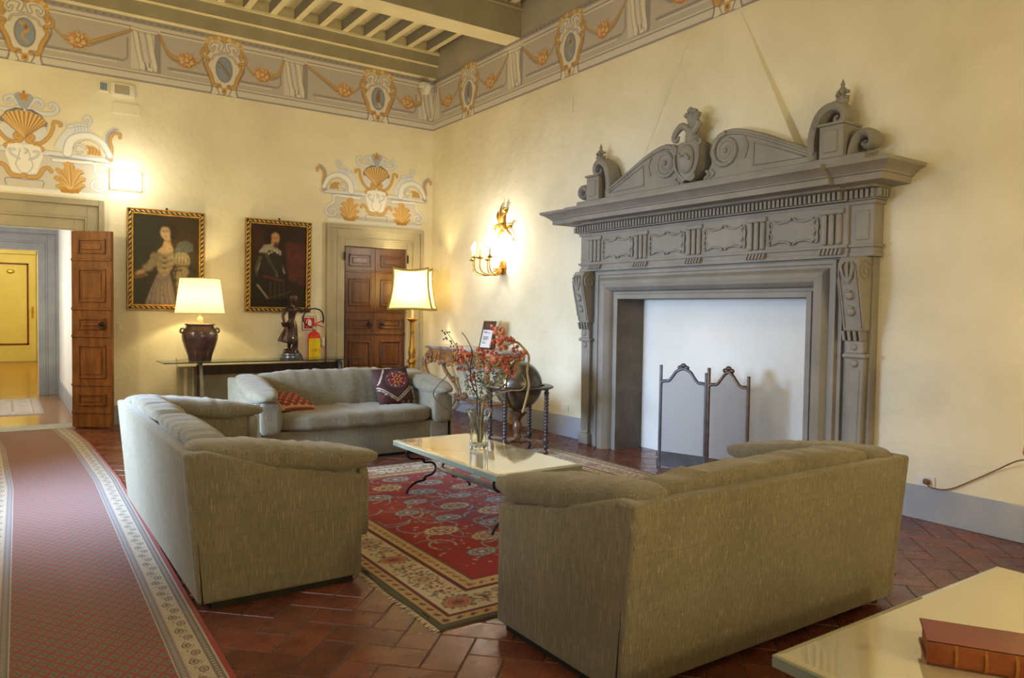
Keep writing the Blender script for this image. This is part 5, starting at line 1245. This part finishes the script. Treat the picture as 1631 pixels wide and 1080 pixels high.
# ------------------------------------------------------------------ floor lamp
M['trim'] = mat('gold_green_braid', (168, 150, 74), .7, c2=(150, 130, 60), ns=30)
fl = empty('floor_lamp', (-.56, -.48, 0), label='gilded carved floor lamp with a curved cream shade in the room corner', cat='lamp')
b = MB().lathe([(0, 0), (.16, 0), (.165, .03), (.13, .05), (.10, .09), (.05, .12), (.04, .2), (.055, .28), (.03, .34), (.035, .5), (.06, .56), (.075, .60), (.05, .64), (.045, .67), (.07, .70), (.07, .73), (.045, .76), (.05, .80), (.06, .84), (.055, .88), (.04, .93), (.033, 1.05), (.028, 1.18), (.034, 1.22), (.04, 1.25), (.03, 1.28), (.07, 1.31), (.09, 1.325), (.085, 1.335), (0, 1.335)], seg=10); obj('carved_stem', b, 'gold', fl, 25)
b = MB().cyl((0, 0, 1.33), (0, 0, 1.62), .016, 10); obj('candle_tube', b, 'cream', fl)
obj('bulb', MB().ball((0, 0, 1.70), .04, 12), 'bulb', fl)
SQ = Matrix.Rotation(R(-38), 4, 'Z')
def shpt(fx, fz):   # square bell: fx 0..4 round, fz 0..1 up
    k = int(fx) % 4; t_ = fx-int(fx); c_ = [(-1, -1), (1, -1), (1, 1), (-1, 1)]; a, b_ = c_[k], c_[(k+1) % 4]
    w_ = .245+.075*(1-fz)**2.2+.03*max(0, fz-.75)*4*(fz-.75)*4*.3
    s_ = 4*t_*(1-t_); inn = 1-.10*s_
    z = 1.475+.545*fz+(.035*(1-s_) if fz > .5 else 0)*(2*fz-1)-(.012*(1-s_)*(1-fz))
    x = (a[0]+(b_[0]-a[0])*t_); y = (a[1]+(b_[1]-a[1])*t_)
    return SQ @ Vector((x*w_*(inn if abs(x) == 1 else 1), y*w_*.62*(inn if abs(y) == 1 else 1), z))
t = bmesh.new(); N_, Mz = 48, 10; g_ = [[t.verts.new(shpt(i*4/N_, j/Mz)) for i in range(N_)] for j in range(Mz+1)]
for j in range(Mz):
    for i in range(N_): t.faces.new((g_[j][i], g_[j][(i+1) % N_], g_[j+1][(i+1) % N_], g_[j+1][i]))
b = MB(); b.add(t); sh = obj('lamp_shade', b, 'shade', fl, 60)
b = MB()
for fz in (0, 1): b.tube([shpt(i*4/N_, fz) for i in range(N_)], .016, 6, closed=True)
for k in range(4): b.tube([shpt(k, j/Mz) for j in range(Mz+1)], .015, 6)
obj('shade_braid', b, 'trim', sh)
point('floor_lamp_light', (-.56, -.48, 1.78), 45, (1, .84, .46), .06)

# ------------------------------------------------------------------ wall light with candles
sc = empty('wall_sconce', (-.0, -2.0, 2.02), label='gilded wall light with curved candle arms and leafy crest on the right wall', cat='wall light')
b = MB().prism([(0, -.09), (.05, -.05), (.07, .03), (.04, .10), (-.04, .10), (-.07, .03), (-.05, -.05)], 'x', -.03, -.0005, bev=.008)
for i in range(9): a = PI+PI*i/8; b.tube(spline([(-.02, 0, .0), (-.07, .06*math.cos(a), .05*math.sin(a)-.01), (-.10, .12*math.cos(a), .10*math.sin(a))], 4), [.016, .018, .02, .018, .014, .01, .008, .006, .004], 6)
bk_ = obj('leafy_backplate', b, 'gold', sc)
M['bulbhot'] = mat('glowing_candle_bulb', (255, 244, 220), .5, c2=(255, 244, 220), ns=3, emit=((255, 226, 170), 60))
for i, (yy, xx, zz) in enumerate(((.30, -.30, .10), (.15, -.36, .13), (-.02, -.38, .11), (-.17, -.33, .12), (.08, -.20, .10))):
    p = spline([(-.05, 0, -.02), (xx*.45, yy*.5, -.09), (xx*.85, yy*.9, -.07), (xx, yy, .0), (xx, yy, zz-.01)], 6)
    b = MB().tube(p, .008, 8).lathe([(0, zz-.01), (.035, zz), (.045, zz+.012), (.02, zz+.015), (.018, zz+.035), (0, zz+.035)], (xx, yy, 0), 12); ar = obj('candle_arm', b, 'brass', sc)
    obj('candle_tube', MB().cyl((xx, yy, zz+.03), (xx, yy, zz+.13), .011, 10), 'cream', ar)
    obj('flame_bulb', MB().lathe([(0, 0), (.012, .01), (.017, .03), (.012, .055), (.002, .08)], (xx, yy, zz+.13), 10), 'bulbhot', ar)
b = MB()
for k, (y0, z0, y1, z1) in enumerate(((0, .50, 0, .86), (.0, .55, .10, .76), (0, .55, -.10, .74), (.08, .56, .15, .50), (-.08, .56, -.24, .40), (-.15, .52, -.26, .56), (.0, .50, .06, .40), (-.06, .72, -.12, .78))):
    m_ = ((y0+y1)/2, (z0+z1)/2); b.tube(spline([(-.01, y0, z0), (-.05, m_[0]+.03, m_[1]+.02), (-.03, y1, z1)], 5), [.012, .02, .026, .028, .026, .022, .018, .014, .01, .007, .004], 6)
b.tube(spline([(-.02, .0, .10), (-.02, .02, .3), (-.02, 0, .55)], 4), .007, 6); b.ball((-.04, 0, .56), (.03, .05, .05), 10); b.ball((-.03, -.26, .36), (.012, .016, .03), 8)
obj('leafy_crest', b, 'gold', sc)
point('sconce_light', (-.34, -1.98, 2.30), 20, (1, .94, .82), .10)
point('sconce_light', (-.26, -1.98, 2.46), 8, (1, .92, .76), .05)

# ------------------------------------------------------------------ console table, notice, globe
ct = empty('console_table', (-.25, -1.65, 0), label='carved gilded console table with serpentine grey marble top against the right wall', cat='table')
ZT = .965
def outline(k):
    hf = [(.24, .93*k), (.0, .935*k), (-.16*k, .91*k), (-.28*k, .82*k), (-.30*k, .68*k), (-.265*k, .46*k), (-.30*k, .22*k), (-.335*k, 0)]; pts = hf+[(x, -y) for x, y in hf[-2::-1]]
    s_ = spline([(x, y, 0) for x, y in pts[1:-1]], 4); return [pts[0]]+[(v_.x, v_.y) for v_ in s_]+[pts[-1]]
obj('marble_top', MB().prism(outline(1), 'z', ZT-.035, ZT, bev=.008, seg=2), 'marble', ct, 30)
M['oldgilt'] = mat('worn_gilt_wood', (196, 138, 66), .42, .2, c2=(132, 116, 108), ns=10, nr=(.42, .62), bump=.5, bs=40, dist=.01)
b = MB().prism(outline(.93), 'z', ZT-.20, ZT-.034); ap = obj('carved_apron', b, 'oldgilt', ct, 30)
b = MB(); ol = outline(.95)
for i in range(3, len(ol)-3, 2):
    x, y = ol[i]; b.tube([(x-.012, y+q[0]*1.0, ZT-.13+q[1]) for q in spiral(0, 0, .045, 1.5, i)], .010, 6); b.ball((x-.01, y, ZT-.21+.02*math.sin(i)), (.02, .035, .03), 8)
for i in range(9): a = -PI/2+PI*i/8; b.tube([(-.33, 0, ZT-.17), (-.345, .08*math.sin(a), ZT-.17+.07*math.cos(a))], [.008, .014], 6)
obj('apron_carving', b, 'oldgilt', ap)
for s in (1, -1):
    for fx, yy in ((-.24, .76), (.10, .82)):
        p = spline([(fx, s*yy, ZT-.08), (fx-.05, s*(yy+.05), ZT-.20), (fx-.03, s*(yy+.05), ZT-.36), (fx+.06, s*(yy-.05), ZT-.54), (fx+.09, s*(yy-.12), ZT-.68), (fx+.04, s*(yy-.10), ZT-.82), (fx-.0, s*(yy-.04), ZT-.90), (fx-.02, s*(yy-.0), .022)], 5)
        lg = obj('leg', MB().tube(p, lerp_r([.03, .036, .03, .024, .02, .02, .026, .02], len(p)), 10), 'oldgilt', ct)
        b = MB().tube([(fx-.07, s*(yy+.04)+a, ZT-.26+c_) for a, c_ in spiral(0, 0, .035, 1.4, 0)], .010, 6).ball((fx+.05, s*(yy-.05), ZT-.50), (.035, .04, .05), 8); obj('leg_scroll', b, 'oldgilt', lg)
b = MB().tube(spline([(.1, .62, .27), (-.05, .35, .24), (-.12, 0, .28), (-.05, -.35, .24), (.1, -.62, .27)], 8), .022, 8).ball((-.12, 0, .31), (.05, .07, .06), 12); obj('stretcher', b, 'oldgilt', ct)
nf = empty('notice_frame', (-.33, -2.08, ZT+.001), R(-90), 'small standing wooden frame holding a printed notice on the console table', 'picture frame')
T = Matrix.Rotation(R(-13), 4, 'X'); M['walnut'] = mat('walnut_frame', (96, 66, 52), .4, c2=(76, 50, 40), ns=20)
b = MB()
for q in ((-.14, -.122, 0, .37), (.122, .14, 0, .37), (-.14, .14, 0, .02), (-.14, .14, .35, .37)): b.box(q[0], q[1], -.012, .008, q[2], q[3], bev=.002, T=T)
fr = obj('frame', b, 'walnut', nf, 0); obj('paper', MB().box(-.124, .124, -.004, .006, .018, .352, T=T), 'paper', nf, 0)
b = MB()
for i, (z, w_) in enumerate(((.29, .13), (.275, .10), (.262, .12), (.225, .07), (.212, .14), (.16, .13), (.147, .12), (.134, .13), (.121, .10), (.09, .06), (.075, .09))): b.box(-.09, -.09+w_, -.0055, -.0042, z, z+.006, T=T)
obj('printed_lines', b, 'ink', nf, 0)
b = MB().prism([(0.0, .0), (.09, 0), (.085, .34), (.075, .35)], 'x', -.12, .12); obj('easel_back', b, 'walnut', nf, 0)

M['globe'] = mat('dark_antique_globe', (66, 56, 44), .3, c2=(104, 94, 64), ns=6, nr=(.5, .62), spec=.5, coat=.3)
gl = empty('floor_globe', (-1.08, -3.92, 0), label='dark antique globe in a round wooden stand with twisted legs', cat='globe')
b = MB().ball((0, 0, .70), .25, 40); obj('globe_ball', b, 'globe', gl, 60)
b = MB().tube([(.262*math.cos(a)*.9, .262*math.cos(a)*.43, .70+.262*math.sin(a)) for a in np.linspace(0, 2*PI, 48, endpoint=False)], .009, 6, closed=True); obj('meridian_ring', b, 'brass', gl)
b = MB(); t = bmesh.new(); seg = 48; rg = []
for r_, z in ((.272, .70), (.35, .70), (.365, .692), (.365, .683), (.35, .675), (.272, .675)): rg.append([t.verts.new((r_*math.cos(2*PI*i/seg), r_*math.sin(2*PI*i/seg), z)) for i in range(seg)])
for k in range(6):
    for i in range(seg): t.faces.new((rg[k][i], rg[k][(i+1) % seg], rg[(k+1) % 6][(i+1) % seg], rg[(k+1) % 6][i]))
bmesh.ops.recalc_face_normals(t, faces=t.faces[:]); b.add(t); obj('horizon_ring', b, 'wood2', gl, 40)
M['turned'] = mat('dark_turned_wood', (74, 60, 62), .28, c2=(48, 38, 40), ns=14)
for k in range(4):
    a = R(-58.4)+k*PI/2; x, y = .315*math.cos(a), .315*math.sin(a); pr = [(0, 0), (.012, 0), (.02, .01), (.026, .025), (.016, .045), (.014, .06), (.026, .075), (.028, .09), (.016, .11), (.03, .13), (.03, .17), (.018, .185)]
    z = .19
    while z < .60: pr += [(.017, z), (.025, z+.012), (.025, z+.02), (.017, z+.032)]; z += .034
    pr += [(.018, .62), (.03, .635), (.02, .65), (.024, .676), (0, .676)]
    obj('leg', MB().lathe(pr, (x, y, 0), 14), 'turned', gl, 50)
b = MB()
for k in range(2): a = R(-58.4)+k*PI/2; b.box(-.31, .31, -.02, .02, .13, .15, T=Matrix.Rotation(a, 4, 'Z'))
b.lathe([(0, .12), (.12, .12), (.13, .14), (.05, .16), (.03, .2), (.05, .25), (.045, .30), (.03, .33), (.04, .36), (.09, .41), (.10, .43), (.02, .44), (0, .445)], seg=20)
M['turned2'] = mat('bronzed_pedestal', (120, 88, 62), .35, .3, c2=(80, 58, 44), ns=14)
obj('centre_pedestal', b, 'turned2', gl, 40)

# ------------------------------------------------------------------ small wall things
el = empty('emergency_light', (-4.205, 0, 2.97), label='small glowing white wall light above the open door leaf', cat='wall light')
obj('housing', MB().box(-.175, .175, -.03, -.001, -.12, .12, bev=.01, seg=2), 'white_paint', el, 30)
M['diff'] = mat('glowing_diffuser', (255, 252, 240), .5, c2=(255, 252, 240), ns=3, emit=((255, 250, 225), 9))
obj('diffuser', MB().box(-.165, .165, -.085, -.03, -.11, .11, bev=.03, seg=4), 'diff', el, 60)
point('emergency_glow', (-4.205, -.35, 2.97), 12, (1, .95, .75), .15)
o = obj('air_vent', MB().box(-4.36, -4.11, -.035, -.0005, 3.975, 4.13, bev=.008, seg=2), 'white_paint', smooth=30); tag(o, 'beige rectangular air grille on the back wall below the frieze', 'vent')
obj('grille', MB().box(-4.325, -4.165, -.040, -.034, 4.0, 4.105), 'grille', o, 0)
M['blueg'] = mat('blue_grey_plastic', (128, 138, 156), .5, c2=(118, 128, 148), ns=9)
o = obj('sensor_plate', MB().box(-4.49, -4.385, -.012, -.0005, 4.00, 4.12, bev=.003), 'white_paint', smooth=0); tag(o, 'small blue-grey square sensor beside the air grille', 'sensor')
obj('sensor_window', MB().box(-4.475, -4.40, -.016, -.011, 4.02, 4.105), 'blueg', o, 0)
o = obj('access_panel', MB().box(-4.34, -4.04, -.008, -.0005, 3.77, 3.90, bev=.002), 'plaster', smooth=0); tag(o, 'flush painted access panel below the air grille', 'panel')
o = obj('access_panel', MB().box(-.008, -.0005, -3.40, -3.14, 3.76, 3.94, bev=.002), 'plaster', smooth=0); tag(o, 'flush painted access panel high on the right wall left of the chimney', 'panel')
def socket(name, y, z, label):
    r = empty(name, (0, y, z), label=label, cat='socket'); obj('cover_plate', MB().box(-.010, -.0005, -.065, .065, -.04, .04, bev=.003), 'white_paint', r, 0)
    obj('outlet', MB().box(-.013, -.009, .015, .045, -.022, .022, bev=.002), 'paper', r, 0); return r
s1 = socket('wall_socket', -3.35, .335, 'white wall socket above the skirting between the globe and the mantelpiece'); s2 = socket('wall_socket', -7.50, .285, 'white wall socket with a brown plug at the right of the mantelpiece')
M['plug'] = mat('brown_plug', (120, 92, 56), .5, c2=(90, 66, 40), ns=20); M['flex'] = mat('twisted_brown_flex', (150, 116, 84), .7, c2=(96, 66, 50), ns=120)
o = obj('lamp_flex', MB().ball((-.032, -7.515, .285), (.018, .024, .022), 10).tube(spline([(-.045, -7.52, .278), (-.035, -7.56, .25), (-.02, -7.67, .262), (-.022, -7.83, .36), (-.03, -7.97, .455), (-.12, -8.09, .53), (-.30, -8.22, .59), (-.47, -8.36, .62)], 8), .0045, 6), 'flex'); tag(o, 'twisted brown flex hanging from the right socket to the lamp', 'cable')
o = obj('switch_plate', MB().box(-4.31, -4.22, -.008, -.0005, 1.13, 1.25, bev=.003), 'plaster', smooth=0); tag(o, 'pale switch plate on the back wall beside the open door leaf', 'switch')
obj('rocker', MB().box(-4.285, -4.245, -.012, -.007, 1.16, 1.22, bev=.002), 'white_paint', o, 0)
o = obj('corner_bracket', MB().box(-.25, -.12, -.12, -.005, 4.80, 4.87, bev=.01).prism([(-.19, 4.80), (-.06, 4.80), (-.03, 4.70), (-.12, 4.70)], 'x', -.22, -.14), 'white_paint', smooth=0); tag(o, 'small cream block under the wall beam in the room corner', 'bracket')

# lamp on a pedestal at the right edge of the view
M['terracotta'] = mat('orange_glazed_pottery', (196, 110, 60), .3, c2=(176, 92, 48), ns=5)
pt = empty('pedestal_table', (-.62, -8.535, 0), label='small dark pedestal table at the right edge of the view', cat='table')
obj('table_top', MB().lathe([(0, .50), (.12, .50), (.13, .512), (.12, .525), (0, .525)], seg=32), 'wood2', pt, 40)
obj('column', MB().lathe([(0, .03), (.04, .03), (.03, .1), (.025, .2), (.04, .3), (.025, .4), (.05, .50), (0, .50)], seg=16), 'wood2', pt)
for k in range(3):
    a = 2*PI*k/3+.4; obj('leg', MB().tube(spline([(0, 0, .09), (.08*math.cos(a), .08*math.sin(a), .10), (.17*math.cos(a), .17*math.sin(a), .018)], 5), .016, 8), 'wood2', pt)
pl = empty('pottery_lamp', (-.62, -8.535, .526), label='orange pottery lamp on the small pedestal table at the right edge', cat='lamp')
obj('pottery_base', MB().lathe([(0, 0), (.07, 0), (.09, .02), (.15, .09), (.185, .17), (.17, .24), (.10, .30), (.05, .33), (.045, .36), (0, .36)], seg=36), 'terracotta', pl, 50)
obj('lamp_stem', MB().cyl((0, 0, .36), (0, 0, .58), .012, 10).ball((0, 0, .40), .03, 10), 'steel', pl)
obj('bulb', MB().ball((0, 0, .64), .035, 12), 'bulb', pl)
t = bmesh.new(); A = [[t.verts.new((r_*math.cos(2*PI*i/48), r_*math.sin(2*PI*i/48), z)) for i in range(48)] for r_, z in ((.135, .58), (.10, .84))]
for i in range(48): t.faces.new((A[0][i], A[0][(i+1) % 48], A[1][(i+1) % 48], A[1][i]))
b = MB(); b.add(t); obj('lamp_shade', b, 'shade', pl, 60)
point('pottery_lamp_light', (-.62, -8.535, 1.24), 10, (1, .74, .30), .05)
